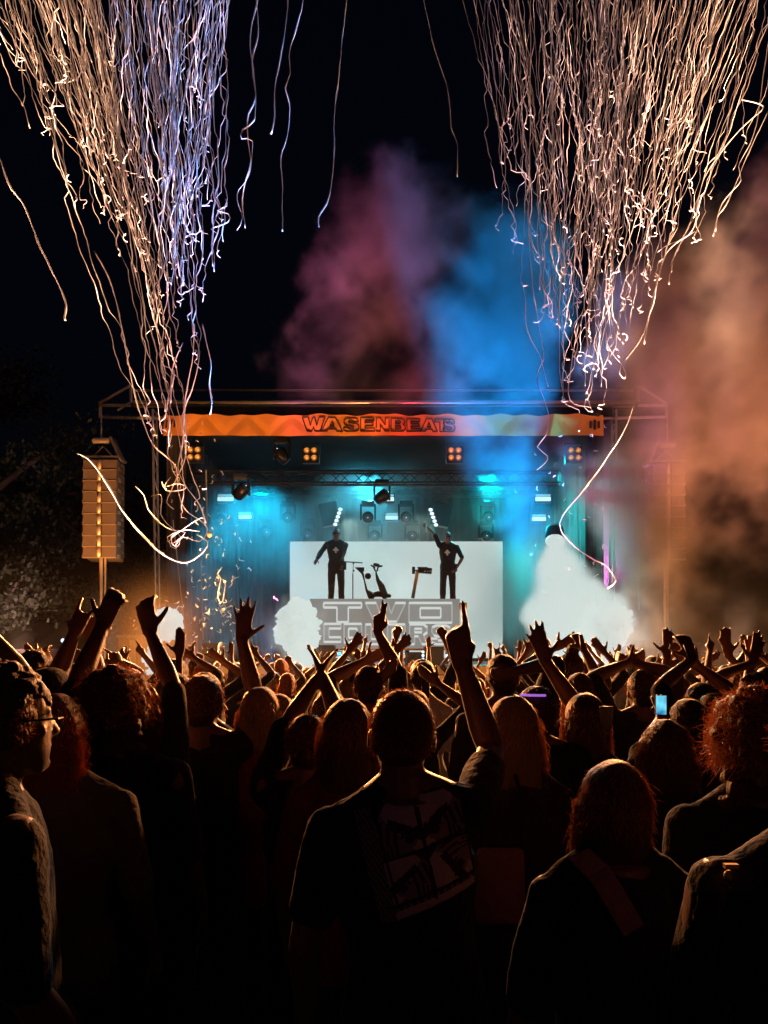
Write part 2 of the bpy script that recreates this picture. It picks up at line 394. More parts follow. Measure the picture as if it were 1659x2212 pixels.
def outline(mb, poly, fx, wd, n=4):
    k = len(poly)
    for i in range(k):
        p, q = poly[i], poly[(i + 1) % k]; m = max(1, int(abs(p[0] - q[0]) * n + abs(p[1] - q[1]) * n))
        mb.tube([fx(p[0] + (q[0] - p[0]) * j / m, p[1] + (q[1] - p[1]) * j / m) for j in range(m + 1)], wd, 5)
ink = mat('black_print', (.02, .008, .01), .6)
word = 'WASENBEATS'; xs = [302, 326, 346, 366.5, 382, 397.5, 415.5, 426, 430, 444]
cells = [(303.5, 326), (322, 343.5), (344, 359.5), (361, 375), (376.5, 389), (391, 405), (406.5, 420), (420, 436.5), (434, 448), (442, 454)]
for k, ch in enumerate(word):
    x0, x1 = P(cells[k][0], 0, SF).x, P(cells[k][1], 0, SF).x
    lo, hi = bz0 + .09, bz1 - .07 - .004 * k
    b = MB()
    for poly in LET[ch]:
        outline(b, poly, lambda u, t: (lambda x, z: (x, ban_y(x, z) - .012, z))(x0 + (x1 - x0) * u, lo + (hi - lo) * t), .010)
    b.build('letter', ink, ban)
b = MB()
for dx, h in ((0, .16), (.09, .22), (.18, .16)):
    b.box((P(592, 0, SF).x - .0 + dx - .12, SF - .34, (bz0 + bz1) / 2), (.05, .012, h))
b.build('printed_mark', ink, ban)
b = MB()
for q in ([(-.16, -.08), (-.14, .1)], [(-.08, -.08), (-.06, .1), (.02, -.06), (.05, .12)], [(.10, -.06), (.12, .1)]):
    b.tube([(P(174, 0, SF).x + x, SF - .345, (bz0 + bz1) / 2 + z) for x, z in q], .022, 5)
b.build('printed_mark', ink, ban)
b = MB(); b.ball(P(596, 413.5, SF - .2), .12); tag(b.build('round_lamp', M_black, None, True), 'small round black lamp above the right end of the orange banner', 'lamp')
b = MB(); b.ball(P(209.7, 534.5, 15.6), .055); tag(b.build('paper_disc', mat('tan_paper', (.8, .45, .3), .7), None, True), 'small round tan paper ball floating beside the streamer tangle', 'ball')

# LED screen ---------------------------------------------------------------
scr = thing('led_screen', (.4, 23, DZ), 'large glowing pale blue white video screen behind the performers', 'screen')
sx0, sx1 = P(290, 0, 23).x, P(502.5, 0, 23).x; sz1 = P(0, 541.6, 23).z
b = MB(); b.box(((sx0 + sx1) / 2, 23, (DZ + sz1) / 2 + .05), (sx1 - sx0, .06, sz1 - DZ - .1)); b.build('screen_face', mat('screen_glow', (.02, .02, .02), .8, emi=GLOW, estr=1.14), scr)
b = MB(); b.box(((sx0 + sx1) / 2, 23.12, (DZ + sz1) / 2), (sx1 - sx0 + .04, .12, sz1 - DZ)); b.build('screen_case', M_black, scr)

# DJ desk --------------------------------------------------------------------
DY = 17.0
dk = thing('dj_desk', (0, DY, DZ), 'wide grey lit DJ desk with big raised block letters', 'desk')
dx0, dx1 = P(310, 0, DY).x, P(459.5, 0, DY).x; dz1 = P(0, 598.8, DY).z; dz0 = P(0, 647.5, DY).z
b = MB(); b.box(((dx0 + dx1) / 2, DY + .4, (dz0 + dz1) / 2), (dx1 - dx0, .8, dz1 - dz0)); b.build('desk_body', M_black, dk)
def ledmat():
    m = bpy.data.materials.new('led_panel'); m.use_nodes = True; t = m.node_tree; p = t.nodes['Principled BSDF']
    p.inputs['Base Color'].default_value = (.03, .03, .03, 1); p.inputs['Emission Strength'].default_value = 1
    tc = t.nodes.new('ShaderNodeTexCoord'); wv = t.nodes.new('ShaderNodeTexWave'); wv.inputs['Scale'].default_value = 7; wv.inputs['Distortion'].default_value = 1.5
    wv.inputs['Detail'].default_value = 3
    n = t.nodes.new('ShaderNodeTexNoise'); n.inputs['Scale'].default_value = 2.2
    r = t.nodes.new('ShaderNodeValToRGB'); r.color_ramp.elements[0].color = (.135, .148, .142, 1); r.color_ramp.elements[1].color = (.21, .225, .215, 1)
    mx = t.nodes.new('ShaderNodeMath'); mx.operation = 'MULTIPLY_ADD'; mx.inputs[1].default_value = .35
    t.links.new(tc.outputs['Object'], wv.inputs[0]); t.links.new(tc.outputs['Object'], n.inputs[0])
    t.links.new(wv.outputs['Fac'], mx.inputs[0]); t.links.new(n.outputs['Fac'], mx.inputs[2]); t.links.new(mx.outputs[0], r.inputs[0])
    t.links.new(r.outputs[0], p.inputs['Emission Color']); return m
b = MB(); b.box(((dx0 + dx1) / 2, DY - .03, (dz0 + dz1) / 2), (dx1 - dx0, .05, dz1 - dz0 - .006)); b.build('led_front', ledmat(), dk)
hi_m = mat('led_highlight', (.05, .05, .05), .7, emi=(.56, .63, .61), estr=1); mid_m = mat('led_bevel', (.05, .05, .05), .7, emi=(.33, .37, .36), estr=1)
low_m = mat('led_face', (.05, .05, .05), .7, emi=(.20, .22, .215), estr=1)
def c4(u, v_): # crop-4 coordinates -> 768 px
    return ((1150 + u * .4521) / 4, (2050 + v_ * .4521) / 4)
def block_letter(ch, box):
    (x0, y0), (x1, y1) = c4(box[0], box[1]), c4(box[2], box[3])
    face = MB(); a = MB(); m_ = MB()
    for poly in LET[ch]:
        k = len(poly)
        pts = [P(x0 + (x1 - x0) * u, y1 + (y0 - y1) * t, DY - .1) for u, t in poly]
        for i in range(k):
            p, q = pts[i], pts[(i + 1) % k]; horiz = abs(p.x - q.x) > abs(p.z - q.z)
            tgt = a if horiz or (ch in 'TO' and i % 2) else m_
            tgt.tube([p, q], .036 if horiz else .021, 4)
    if LET[ch]:
        poly = LET[ch][0]; pts = [P(x0 + (x1 - x0) * u, y1 + (y0 - y1) * t, DY - .075) for u, t in poly]
        face.add(pts + [p + Vector((0, .03, 0)) for p in pts], [tuple(range(len(pts)))] + [tuple(reversed(range(len(pts), 2 * len(pts))))] + [(i, i + len(pts), (i + 1) % len(pts) + len(pts), (i + 1) % len(pts)) for i in range(len(pts))])
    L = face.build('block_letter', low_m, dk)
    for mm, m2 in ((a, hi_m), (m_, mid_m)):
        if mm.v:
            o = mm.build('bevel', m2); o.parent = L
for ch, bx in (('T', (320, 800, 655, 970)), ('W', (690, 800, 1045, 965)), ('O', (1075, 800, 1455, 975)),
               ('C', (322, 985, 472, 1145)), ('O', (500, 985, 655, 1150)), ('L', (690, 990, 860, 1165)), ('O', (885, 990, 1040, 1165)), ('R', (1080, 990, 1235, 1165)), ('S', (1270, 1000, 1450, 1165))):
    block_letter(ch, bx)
wood = mat('orange_wood', (.55, .30, .12), .6, var=.4, bscale=20)
for (pa, pb) in (((302, 603), (310, 609)), ((459.5, 603.5), (466, 608))):
    b = MB(); q0, q1 = P(*pa, DY - .1), P(*pb, DY - .1); c = (q0 + q1) / 2
    b.box(c, (abs(q1.x - q0.x), .4, .12)); b.box(c + Vector((0, -.05, -.07)), (abs(q1.x - q0.x) * .7, .3, .05)); b.build('side_ledge', wood, dk)
b = MB(); b.box(((dx0 + dx1) / 2, DY + .1, dz0 - .04), (dx1 - dx0 + .3, 1.0, .05)); b.build('desk_shelf', wood, dk)
for q in (.03, .35, .65, .97):
    b = MB(); b.box((dx0 + (dx1 - dx0) * q, DY + .1, (DZ + dz0 - .06) / 2), (.08, .6, dz0 - .06 - DZ)); b.build('desk_leg', M_black, dk)
# riser the performers stand on
ris = thing('stage_riser', (0, 18.9, DZ), 'black riser platform under the two performers behind the desk', 'riser')
RZ = dz1 - .10
b = MB(); b.box((0, 19.0, RZ - .05), (3.3, 1.6, .1)); b.build('platform', M_black, ris)
for x in (-1.5, 0, 1.5):
    for y in (18.3, 19.7):
        b = MB(); b.box((x, y, (DZ + RZ - .1) / 2), (.07, .07, RZ - .1 - DZ)); b.build('leg', M_black, ris)

# gear on the riser -----------------------------------------------------------
def c4p(u, v_, d): x, y = c4(u, v_); return P(x, y, d)
GD = 18.4
zf = RZ
t = thing('microphone_stand', c4p(578, 757, GD), 'thin black microphone stand with level crossbar beside the left performer', 'stand')
b = MB(); b.tube([c4p(578, 540, GD), (c4p(578, 0, GD).x, GD, zf + .08)], .014, 6); b.tube([c4p(583, 450, GD), c4p(579, 545, GD)], .008, 6); b.build('pole', M_black, t)
b = MB(); b.tube([c4p(498, 435, GD), c4p(665, 446, GD)], .014, 6); b.tube([c4p(583, 441, GD), c4p(583, 456, GD)], .02, 6); b.build('crossbar', M_black, t)
b = MB(); b.ball(c4p(584, 515, GD), .025); b.build('clamp', M_black, t)
for a in (0, 2.1, 4.2):
    b = MB(); c = Vector((c4p(578, 0, GD).x, GD, 0)); b.tube([c + Vector((0, 0, zf + .12)), c + Vector((.2 * math.cos(a), .2 * math.sin(a), zf + .01))], .01, 5); b.build('foot', M_black, t)
t = thing('percussion_rig', c4p(800, 757, GD), 'black percussion rig with two raised arms and round pad on the desk', 'percussion rig')
def arm_poly(pts, rs, name):
    b = MB()
    for i in range(len(pts) - 1): b.cone(c4p(*pts[i], GD), rs[i] * .62, c4p(*pts[i + 1], GD), rs[i + 1] * .62, 8)
    o = link(remesh(b, name, .012, 1), name, M_black, None); o.parent = t; o.matrix_parent_inverse = Matrix.Translation(-t.location)
arm_poly([(740, 735), (700, 690), (680, 600), (665, 540), (640, 510), (612, 495)], [.16, .05, .032, .05, .065, .03], 'arm')
arm_poly([(860, 735), (830, 650), (800, 600), (785, 540), (783, 515)], [.14, .13, .08, .04, .03], 'arm')
arm_poly([(735, 735), (800, 720), (900, 738)], [.08, .12, .08], 'base')
b = MB(); b.ball(c4p(712, 563, GD), (.078, .04, .078)); b.build('round_pad', M_black, t, True)
b = MB(); b.cone(c4p(742, 468, GD), .02, c4p(772, 485, GD), .02); b.cone(c4p(772, 460, GD), .04, c4p(800, 468, GD), .045); b.cone(c4p(800, 478, GD), .025, c4p(832, 474, GD), .025)
b.cone(c4p(762, 485, GD), .02, c4p(775, 513, GD), .02); b.cone(c4p(800, 485, GD), .02, c4p(795, 513, GD), .02); b.build('clamp_head', M_black, t, True)
b = MB(); b.cone(c4p(605, 490, GD), .018, c4p(650, 495, GD), .03); b.box(c4p(655, 505, GD), (.13, .1, .1)); b.build('clamp_head', M_black, t)
t = thing('controller_stand', c4p(1110, 757, GD), 'slanted tan wooden post holding a dark controller beside the right performer', 'stand')
b = MB(); p0, p1 = c4p(1108, 757, GD), c4p(1150, 520, GD); d = (p1 - p0); 
b.box((p0 + p1) / 2, (.125, .08, d.length), d.to_track_quat('Z', 'Y').to_matrix()); b.build('wooden_post', mat('plywood', (.62, .36, .14), .65, emi=(.62, .30, .08), estr=.0, var=.3, bscale=14), t)
b = MB(); b.box(c4p(1215, 515, GD), (.33, .2, .13), Matrix.Rotation(R(4), 3, 'Y')); b.box(c4p(1195, 490, GD), (.24, .14, .04)); b.box(c4p(1115, 512, GD), (.07, .12, .17)); b.box(c4p(1150, 512, GD), (.12, .05, .03)); b.build('controller', M_black, t, bevel=.01)
for u in (1215, 1240, 1262):
    b = MB(); b.ball(c4p(u, 520, GD - .11), .02); b.build('knob', mat('dull_metal', (.5, .45, .4), .4, .6), t)

# speakers and monitors along the deck ----------------------------------------
def speaker(px0, px1, py0, py1, d, dep, label, m=None):
    a, b_ = P(px0, py0, d), P(px1, py1, d); c = (a + b_) / 2
    t = thing('floor_speaker', (c.x, d, DZ), label, 'speaker', 'speakers along the stage edge')
    b = MB(); b.box((c.x, d + dep / 2, (a.z + DZ) / 2), (b_.x - a.x, dep, a.z - DZ)); b.build('cabinet', m or M_black, t, bevel=.012)
    b = MB(); b.box((c.x, d - .006, (a.z + DZ) / 2), ((b_.x - a.x) * .88, .016, (a.z - DZ) * .86)); b.build('grille', mat('speaker_grille', (.03, .026, .024), .7, bump=.8, bscale=220), t)
    return t
speaker(424.7, 444, 646.5, 667, 16.2, .6, 'tall dark speaker box right of the desk front')
speaker(314, 334, 645, 664, 16.2, .6, 'tall dark speaker box left of the desk front')
speaker(202, 222, 643, 662, 16.3, .6, 'dark speaker box beside the left stage drapes')
speaker(407, 423, 652, 664, 16.3, .5, 'low dark monitor wedge under the desk')
speaker(344, 358, 652, 664, 16.3, .5, 'low dark monitor box left of the desk middle')
speaker(518, 536, 645, 664, 16.3, .5, 'hazy speaker box at the right stage edge')
cy = mat('cyan_lamp', (.02, .02, .02), .5, emi=(.12, .55, 1), estr=2.2); wh = mat('white_lamp', (.02, .02, .02), .5, emi=(.7, .9, 1), estr=1.6)
am = mat('amber_lamp', (.02, .02, .02), .5, emi=(1, .35, .1), estr=1.6)
LB = [('blue lit strip lamp under the left of the desk', 336, 652, 8, 3.5, cy), ('white and blue lit lamp panel in the middle under the desk', 359, 652.5, 9, 7, wh), ('long blue lamp bar under the desk centre', 385, 652, 9, 2.5, cy),
      ('bright pale lamp right of the desk foot', 447.5, 654, 3.5, 7, wh), ('thin blue lamp bar right of the desk centre', 398, 652.5, 9, 1.8, cy)]
for lb, px, py, wpx, hpx, m in LB:
    t = thing('floor_lamp', P(px, py + hpx, 16.6), lb, 'lamp', 'lamps under the desk')
    b = MB(); b.box(P(px + wpx / 2 - 2, py + hpx / 2, 16.66), (wpx * .0222, .1, hpx * .0222 + .03)); b.build('case', M_black, t)
    b = MB(); b.box(P(px + wpx / 2 - 2, py + hpx / 2, 16.6), (wpx * .02, .04, hpx * .02)); b.build('lens', m, t)
for px, py, m in ((426.5 - 3.5, 652, wh), (426.5 - 3.5, 655.5, wh), (426.5 - 3.5, 659, cy), (404, 656, am), (303, 657, wh), (388, 658, cy)):
    b = MB(); b.ball(P(px, py, 16.1), .03); tag(b.build('indicator_lamp', m, None, True), 'tiny round lamp glowing between the boxes under the desk', 'lamp', 'tiny round lamps under the desk')

# hung lights ----------------------------------------------------------------------
warm = mat('warm_reflector', (.75, .55, .30), .25, .9); lit = mat('strobe_glow', (.1, .1, .1), .5, emi=(.62, .90, .93), estr=1.15); lit2 = mat('strobe_glow_dim', (.1, .1, .1), .5, emi=(.22, .50, .56), estr=1)
def blinder(px, py, lab):
    d = 17.9; c = P(px, py, d)
    t = thing('blinder_light', c + Vector((0, 0, .3)), lab, 'stage light', 'four lamp blinders under the banner')
    b = MB(); b.box(c + Vector((0, .09, 0)), (.38, .14, .38)); b.tube([c + Vector((-.2, .1, 0)), c + Vector((-.2, .1, .28)), c + Vector((.2, .1, .28)), c + Vector((.2, .1, 0))], .015, 5); b.build('housing', M_black, t)
    for sx in (-.085, .085):
        for sz in (-.085, .085):
            q = c + Vector((sx, 0, sz)); b = MB()
            rings = [((q.x, q.y + .02 - .05 * (i / 4) ** 2, q.z), .02 + .055 * i / 4, .02 + .055 * i / 4, Matrix.Rotation(R(90), 3, 'X')) for i in range(5)]
            b.loft(rings, 12); b.f.pop(); o = b.build('reflector', warm, t, True)
            b = MB(); b.ball(q + Vector((0, -.02, 0)), .022); b.build('bulb', mat('bulb', (.9, .6, .3), .2, emi=(1, .5, .15), estr=.9), t)
blinder(194.5, 454, 'four lamp blinder at the left end, streamers crossing it')
blinder(310.6, 454.6, 'four lamp blinder left of the centre, glowing warm')
blinder(454.6, 454.6, 'four lamp blinder dimmed by blue smoke')
blinder(574, 454.6, 'four lamp blinder at the right end under the banner mark')
def strobe(px, py, wpx, d, lab, rot=0):
    c = P(px, py, d); wd = wpx / 768 * d
    t = thing('strobe_bar', c + Vector((0, 0, .15)), lab, 'strobe light', 'lit strobe bars on the rear truss')
    b = MB(); b.box(c + Vector((0, .08, 0)), (wd + .04, .12, .26)); b.build('case', M_black, t)
    b = MB(); b.box(c + Vector((0, 0, -.03)), (wd, .03, .11)); b.build('lower_tube', lit, t, bevel=.012)
    b = MB(); b.box(c + Vector((0, 0, .07)), (wd * .96, .03, .065)); b.build('upper_tube', lit2, t, bevel=.012)
strobe(225.5, 498, 16, 21, 'strobe bar glowing white, nearest the left tower'); strobe(245, 516, 13, 22, 'strobe bar glowing white, low at left')
strobe(390, 498, 8, 21, 'half hidden strobe bar above the centre'); strobe(391.6, 516.6, 12.5, 22, 'strobe bar between two moving heads in the centre')
strobe(543, 498, 15.5, 21, 'upper strobe bar at the right in blue haze'); strobe(539, 518, 14, 22, 'lower strobe bar at the right in teal haze')
def led_bar(px, py, s, lab):
    c = P(px, py, 20.5); t = thing('led_bar', c + Vector((0, 0, .3)), lab, 'stage light', 'tilted lamp bars')
    b = MB(); b.box(c + Vector((s * -.22, .1, .1)), (.5, .3, .62), Matrix.Rotation(R(-12 * s), 3, 'Y')); b.build('housing', M_black, t, bevel=.03)
    for i in range(5):
        q = c + Vector((s * (.07 - .035 * i) * 1.0, -.1, .2 - .1 * i)); b = MB(); b.ball(q, (.055, .03, .045)); b.build('lens', wh, t, True)
led_bar(338, 517.5, 1, 'tilted five lens lamp bar above the left performer'); led_bar(433, 518, -1, 'tilted five lens lamp bar above the raised hand')
lamp('SPOT', 'led_bar_beam', P(341, 518, 20.2), 260, (.6, 1, .85), P(365, 540, 19.5), 75, .05, 1)
lamp('SPOT', 'led_bar_beam', P(431, 518, 20.2), 200, (.6, 1, .85), P(410, 534, 19.5), 75, .05, 1)
def moving_head(px, py, d, lab, yaw=0, tilt=0, s=1., m=None):
    m = m or mat('fixture_black', (.03, .03, .034), .25, .2)
    c = P(px, py, d); t = thing('moving_head', c + Vector((0, 0, .42 * s)), lab, 'stage light', 'moving head lights')
    b = MB(); b.box(c + Vector((0, .02, .36 * s)), (.34 * s, .26 * s, .13 * s)); b.build('base', m, t, bevel=.02)
    b = MB()
    for sx in (-1, 1): b.box(c + Vector((sx * .19 * s, 0, .13 * s)), (.05 * s, .16 * s, .42 * s))
    b.box(c + Vector((0, 0, .31 * s)), (.42 * s, .16 * s, .05 * s)); b.build('yoke', m, t, bevel=.015)
    M = Matrix.Rotation(yaw, 3, 'Z') @ Matrix.Rotation(tilt, 3, 'X')
    rr = [(-.2, .07), (-.16, .12), (-.05, .15), (.08, .155), (.15, .14), (.17, .13)]
    b = MB(); b.loft([(c + M @ Vector((0, -y * s, 0)), r * s, r * s, M @ Matrix.Rotation(R(90), 3, 'X')) for y, r in rr], 16); hd = b.build('head', m, t, True)
    b = MB(); b.ball(c + M @ Vector((0, -.165 * s, 0)), tuple(q * s for q in (.11, .04, .11)), 14, 8, M); b.build('lens', mat('lens_glass', (.05, .06, .07), .03, spec=1.), t, True)
    b = MB(); b.ball(c + M @ Vector((0, -.205 * s, 0)), .013 * s); b.build('led_point', wh, t)
for (px, py, d, lab, yw, tl) in (
    (288, 517, 21, 'moving head light in teal haze above the screen corner', 0, .3), (368, 517, 20.6, 'shiny moving head with a white reflection, left of centre', 0, .25),
    (406, 517, 20.6, 'moving head with a red glint, right of centre', 0, .25), (375, 536, 21.6, 'lower moving head touching the screen top, left of centre', 0, .1),
    (412, 536, 21.6, 'lower moving head touching the screen top, right of centre', 0, .1), (308, 534, 21.8, 'dim moving head over the screen left corner', 0, .4),
    (488, 517, 21, 'moving head drowned in cyan smoke', 0, .2), (486, 536, 21.6, 'moving head at the screen top in green haze', 0, .1),
    (220, 517, 21.5, 'dark moving head behind the streamers', .5, .5), (265, 531, 21.6, 'dim moving head between strobe and screen', .4, .3),
    (382, 497, 19.4, 'dark red tinted moving head hanging from the centre truss', 1.2, -.6), (282, 456, 18.6, 'dark moving head on top of the truss, left', -1, -.9),
    (241, 492, 18.2, 'black moving head hanging tilted beside the left strobe', 1.0, -.7)):
    moving_head(px, py, d, lab, yw, tl)
bl = thing('white_blinder', P(555, 536, 18), 'bright white round lamp casting a wide beam at the right of the stage', 'stage light', None)
b = MB(); b.loft([(P(555, 534, 18) + Vector((0, .02, z)), r, r * .7) for z, r in ((.22, .1), (.16, .2), (-.05, .24), (-.1, .22))], 16); b.build('housing', M_black, bl, True)
b = MB(); b.ball(P(555, 541, 17.8), (.23, .12, .16)); b.build('lens', mat('white_lens', (.1, .1, .1), .5, emi=GLOW, estr=1.1), bl, True)

# line arrays ----------------------------------------------------------------------
def line_array(px, top, bot, n, d, lab, side=1, tilt=.0):
    x = P(px, 0, d).x; z1 = P(0, top, d).z; z0 = P(0, bot, d).z; h = (z1 - z0) / n; W = .72
    t = thing('line_array', (x, d, z0), lab, 'loudspeaker', 'hanging loudspeaker columns')
    cab = mat('cabinet_paint', (.16, .11, .085), .5, bump=.5, bscale=120, var=.25); gr = mat('cabinet_side', (.10, .075, .06), .6, bump=.3)
    for i in range(n):
        zc = z1 - h * (i + .5); yy = d + .02 * ((n - 1 - i) ** 1.35) * .12
        a = R(-1.2 * i)
        b = MB()
        for sx in (-1, 1): b.box((x + sx * .205, yy, zc), (.30, .05, h * .93), Matrix.Rotation(a, 3, 'X'))
        cb = b.build('cabinet', cab, t, bevel=.008)
        b = MB(); b.box((x, yy + .26, zc), (W, .46, h * .96), Matrix.Rotation(a, 3, 'X')); b.build('cabinet_shell', gr, t, bevel=.01)
        b = MB(); b.loft([((x - .01, yy - .01, zc + zz), .045, .04) for zz in (-h * .46, h * .46)], 10); b.build('horn_column', mat('horn_metal', (.72, .55, .38), .35, .35), t, True)
        b = MB()
        for sx in (-1, 1): b.box((x + sx * (W / 2 + .02), yy + .1, zc - h * .3), (.03, .12, h * .3)); b.box((x + sx * (W / 2 + .02), yy + .3, zc + h * .2), (.03, .08, h * .24))
        b.build('rigging_plate', M_alu, t)
        b = MB(); b.box((x, yy - .012, zc - h * .47), (W * .98, .07, .018)); b.build('edge_strip', mat('edge_metal', (.55, .4, .26), .4, .5), t)
    b = MB(); b.box((x, d + .3, z1 + .06), (.8, .5, .05)); b.tube([(x - .25, d + .2, z1 + .06), (x, d + .2, z1 + .32), (x + .25, d + .2, z1 + .06)], .02, 5)
    b.box((x + side * .30, d + .25, z1 + .25), (.05, .3, .55), Matrix.Rotation(R(24 * side * -1), 3, 'Y')); b.build('fly_frame', M_alu, t)
    b = MB(); b.loft([((x + q, d + .1, z1 + .42), .06, .07, Matrix.Rotation(R(90), 3, 'Y')) for q in (-.17, -.13, .13, .17)], 12); b.build('chain_hoist', mat('hoist_metal', (.45, .36, .28), .45, .5, bump=.6, bscale=40), t)
    b = MB()
    for k in range(9): b.ball((x, d + .1, z1 + .52 + k * .075), (.02, .012, .045))
    b.build('chain', M_alu, t)
    b = MB(); b.tube([(x - .02, d + .15, z0 + .02), (x - .05, d + .15, .1)], .04, 8); b.tube([(x + .05, d + .2, z0 + .02), (x + .02, d + .2, .1)], .025, 8); b.build('mast', mat('mast_metal', (.62, .45, .30), .4, .6, var=.2, bscale=10), t)
line_array(99.5, 459, 558, 9, 16.3, 'hanging column of nine loudspeakers at the left, lit orange')
line_array(669, 463, 560, 9, 16.9, 'hanging loudspeaker column at the right, veiled by brown smoke', -1)

# background at the sides ---------------------------------------------------------------
canvas = mat('tent_canvas', (.42, .36, .30), .7, bump=.4, bscale=3, var=.2)
def tent(x0, x1, y0, y1, ze, zr, lab, wall=True):
    t = thing('marquee', ((x0 + x1) / 2, (y0 + y1) / 2, 0), lab, 'tent', 'tents behind the crowd'); b = MB(); yc = (y0 + y1) / 2; NX_ = 24
    v = []; f = []
    for i in range(NX_ + 1):
        x = x0 + (x1 - x0) * i / NX_; sag = .12 * math.sin(i * math.pi / 4) ** 2
        v += [(x, y0, ze), (x, (y0 + yc) / 2, (ze + zr) / 2 - sag), (x, yc, zr - sag * .5), (x, (y1 + yc) / 2, (ze + zr) / 2 - sag), (x, y1, ze)]
    for i in range(NX_):
        for k in range(4): a = i * 5 + k; f.append((a, a + 1, a + 6, a + 5))
    b.add(v, f); b.build('roof', canvas, t, True)
    b = MB(); b.box(((x0 + x1) / 2, y0 + .05, ze / 2), (x1 - x0 - .2, .04, ze - .05)); b.build('wall', mat('pale_wall', (.55, .46, .38), .7, var=.2, bscale=2), t)
    for x in (x0 + .1, (x0 + x1) / 2, x1 - .1):
        b = MB(); b.tube([(x, y0 - .04, 0), (x, y0 - .04, ze)], .04, 6); b.build('pole', M_alu, t)
tent(-12.6, -7.8, 19, 23, 2.0, 2.7, 'low pale marquee with sloped roof at the left edge')
tent(-7.6, -5.7, 19.5, 22, 1.95, 2.4, 'small pale tent beside the brown box at left')
tent(5.9, 13, 19.2, 22.4, 1.9, 2.15, 'long brownish marquee behind the right crowd')
def box_stack(px0, px1, py0, d, lab, pole=False):
    a, c = P(px0, py0, d), P(px1, py0, d); t = thing('equipment_box', ((a.x + c.x) / 2, d, 0), lab, 'box')
    W = c.x - a.x; tan = mat('tan_plywood', (.45, .27, .12), .7, var=.4, bscale=6)
    b = MB(); b.box(((a.x + c.x) / 2, d + .5, a.z / 2), (W, .9, a.z)); b.build('body', tan, t, bevel=.02)
    b = MB(); b.box((a.x + W * .58, d + .03, a.z * .5 + .3), (W * .2, .05, a.z * .8 - .3)); b.build('lit_face', mat('lit_face_yellow', (.75, .5, .2), .6), t)  # lighter slab paints in the lit part of the box face
    b = MB(); b.box(((a.x + c.x) / 2, d + .5, a.z + .02), (W * 1.05, 1.0, .05)); b.build('lid', mat('grey_lid', (.4, .36, .32), .7), t)
box_stack(117, 143, 637, 16.8, 'tan plywood equipment box beside the left flame')
box_stack(645, 660, 642, 17.5, 'tall tan box under the right loudspeaker column')
b = MB(); b.ball(P(63, 640.5, 18.5), .05); tag(b.build('site_lamp', mat('cold_lamp', (.1, .1, .1), .5, emi=(.6, .8, 1), estr=2), None, True), 'tiny cold white lamp above the left marquee roof', 'lamp')
b = MB(); b.ball(P(736, 666, 14), .035); tag(b.build('site_lamp', MATS['cold_lamp'], None, True), 'tiny cold white lamp among the hands at far right', 'lamp')

# trees -----------------------------------------------------------------------------------
leafm = [mat('leaf_a', (.05, .07, .03), .6, trans=.3), mat('leaf_b', (.06, .065, .04), .6, trans=.3)]
bark = mat('bark', (.07, .05, .035), .9, bump=.8, bscale=12)
def tree(x, y, h, cr, seed, lab, n=9000, leaf=.16, m=0):
    r = random.Random(seed); t = thing('broadleaf_tree', (x, y, 0), lab, 'tree', 'trees at the left of the stage')
    b = MB(); pts = [Vector((x + .25 * math.sin(i), y + .2 * math.cos(i * 1.3), h * .75 * i / 6)) for i in range(7)]
    b.tube(pts, [.32 * (1 - i / 7.5) for i in range(7)], 10); tips = []
    for k in range(16):
        i = 2 + r.randrange(5); p = pts[min(i, 6)]; a = r.uniform(0, 6.28); L = cr * r.uniform(.6, 1.05); e = r.uniform(.1, .8)
        q = p + Vector((math.cos(a) * L, math.sin(a) * L, L * e)); mid = (p + q) / 2 + Vector((0, 0, .3))
        b.tube([p, mid, q], [.11, .07, .03], 6); tips += [mid, q, (mid + q) / 2]
    b.build('trunk', bark, t, True)
    cl = [(q + Vector((r.gauss(0, .4), r.gauss(0, .4), r.gauss(0, .3))), r.uniform(.5, 1.1)) for q in tips for _ in (0, 1)]
    v = []; f = []
    for k in range(n):
        c, s = cl[r.randrange(len(cl))]; d = Vector((r.gauss(0, 1), r.gauss(0, 1), r.gauss(0, .55))); d = d.normalized() * s * r.random() ** .4
        p = c + d; d.z = d.z
        u = Vector((r.gauss(0, 1), r.gauss(0, 1), r.gauss(0, 1))).normalized(); w_ = u.orthogonal().normalized(); L = leaf * r.uniform(.6, 1.3)
        i = len(v); v += [p, p + u * L * .5 + w_ * L * .28, p + u * L, p + u * L * .5 - w_ * L * .28]; f.append((i, i + 1, i + 2, i + 3))
    b = MB(); b.add(v, f); b.build('crown', leafm[m], t)
tree(-10.6, 20.5, 8.0, 2.6, 3, 'leafy tree at the left edge behind the loudspeaker column', 14000, .15)
tree(-15.5, 26, 12.5, 3.6, 5, 'tall dark tree rising at the far left edge', 12000, .2, 1)
tree(-9.4, 27, 8.8, 2.5, 8, 'dark round tree between the speaker column and the left tree', 8000, .18, 1)
tree(-13.2, 22.5, 6.2, 2.4, 11, 'low leafy tree behind the left marquee', 10000, .15)

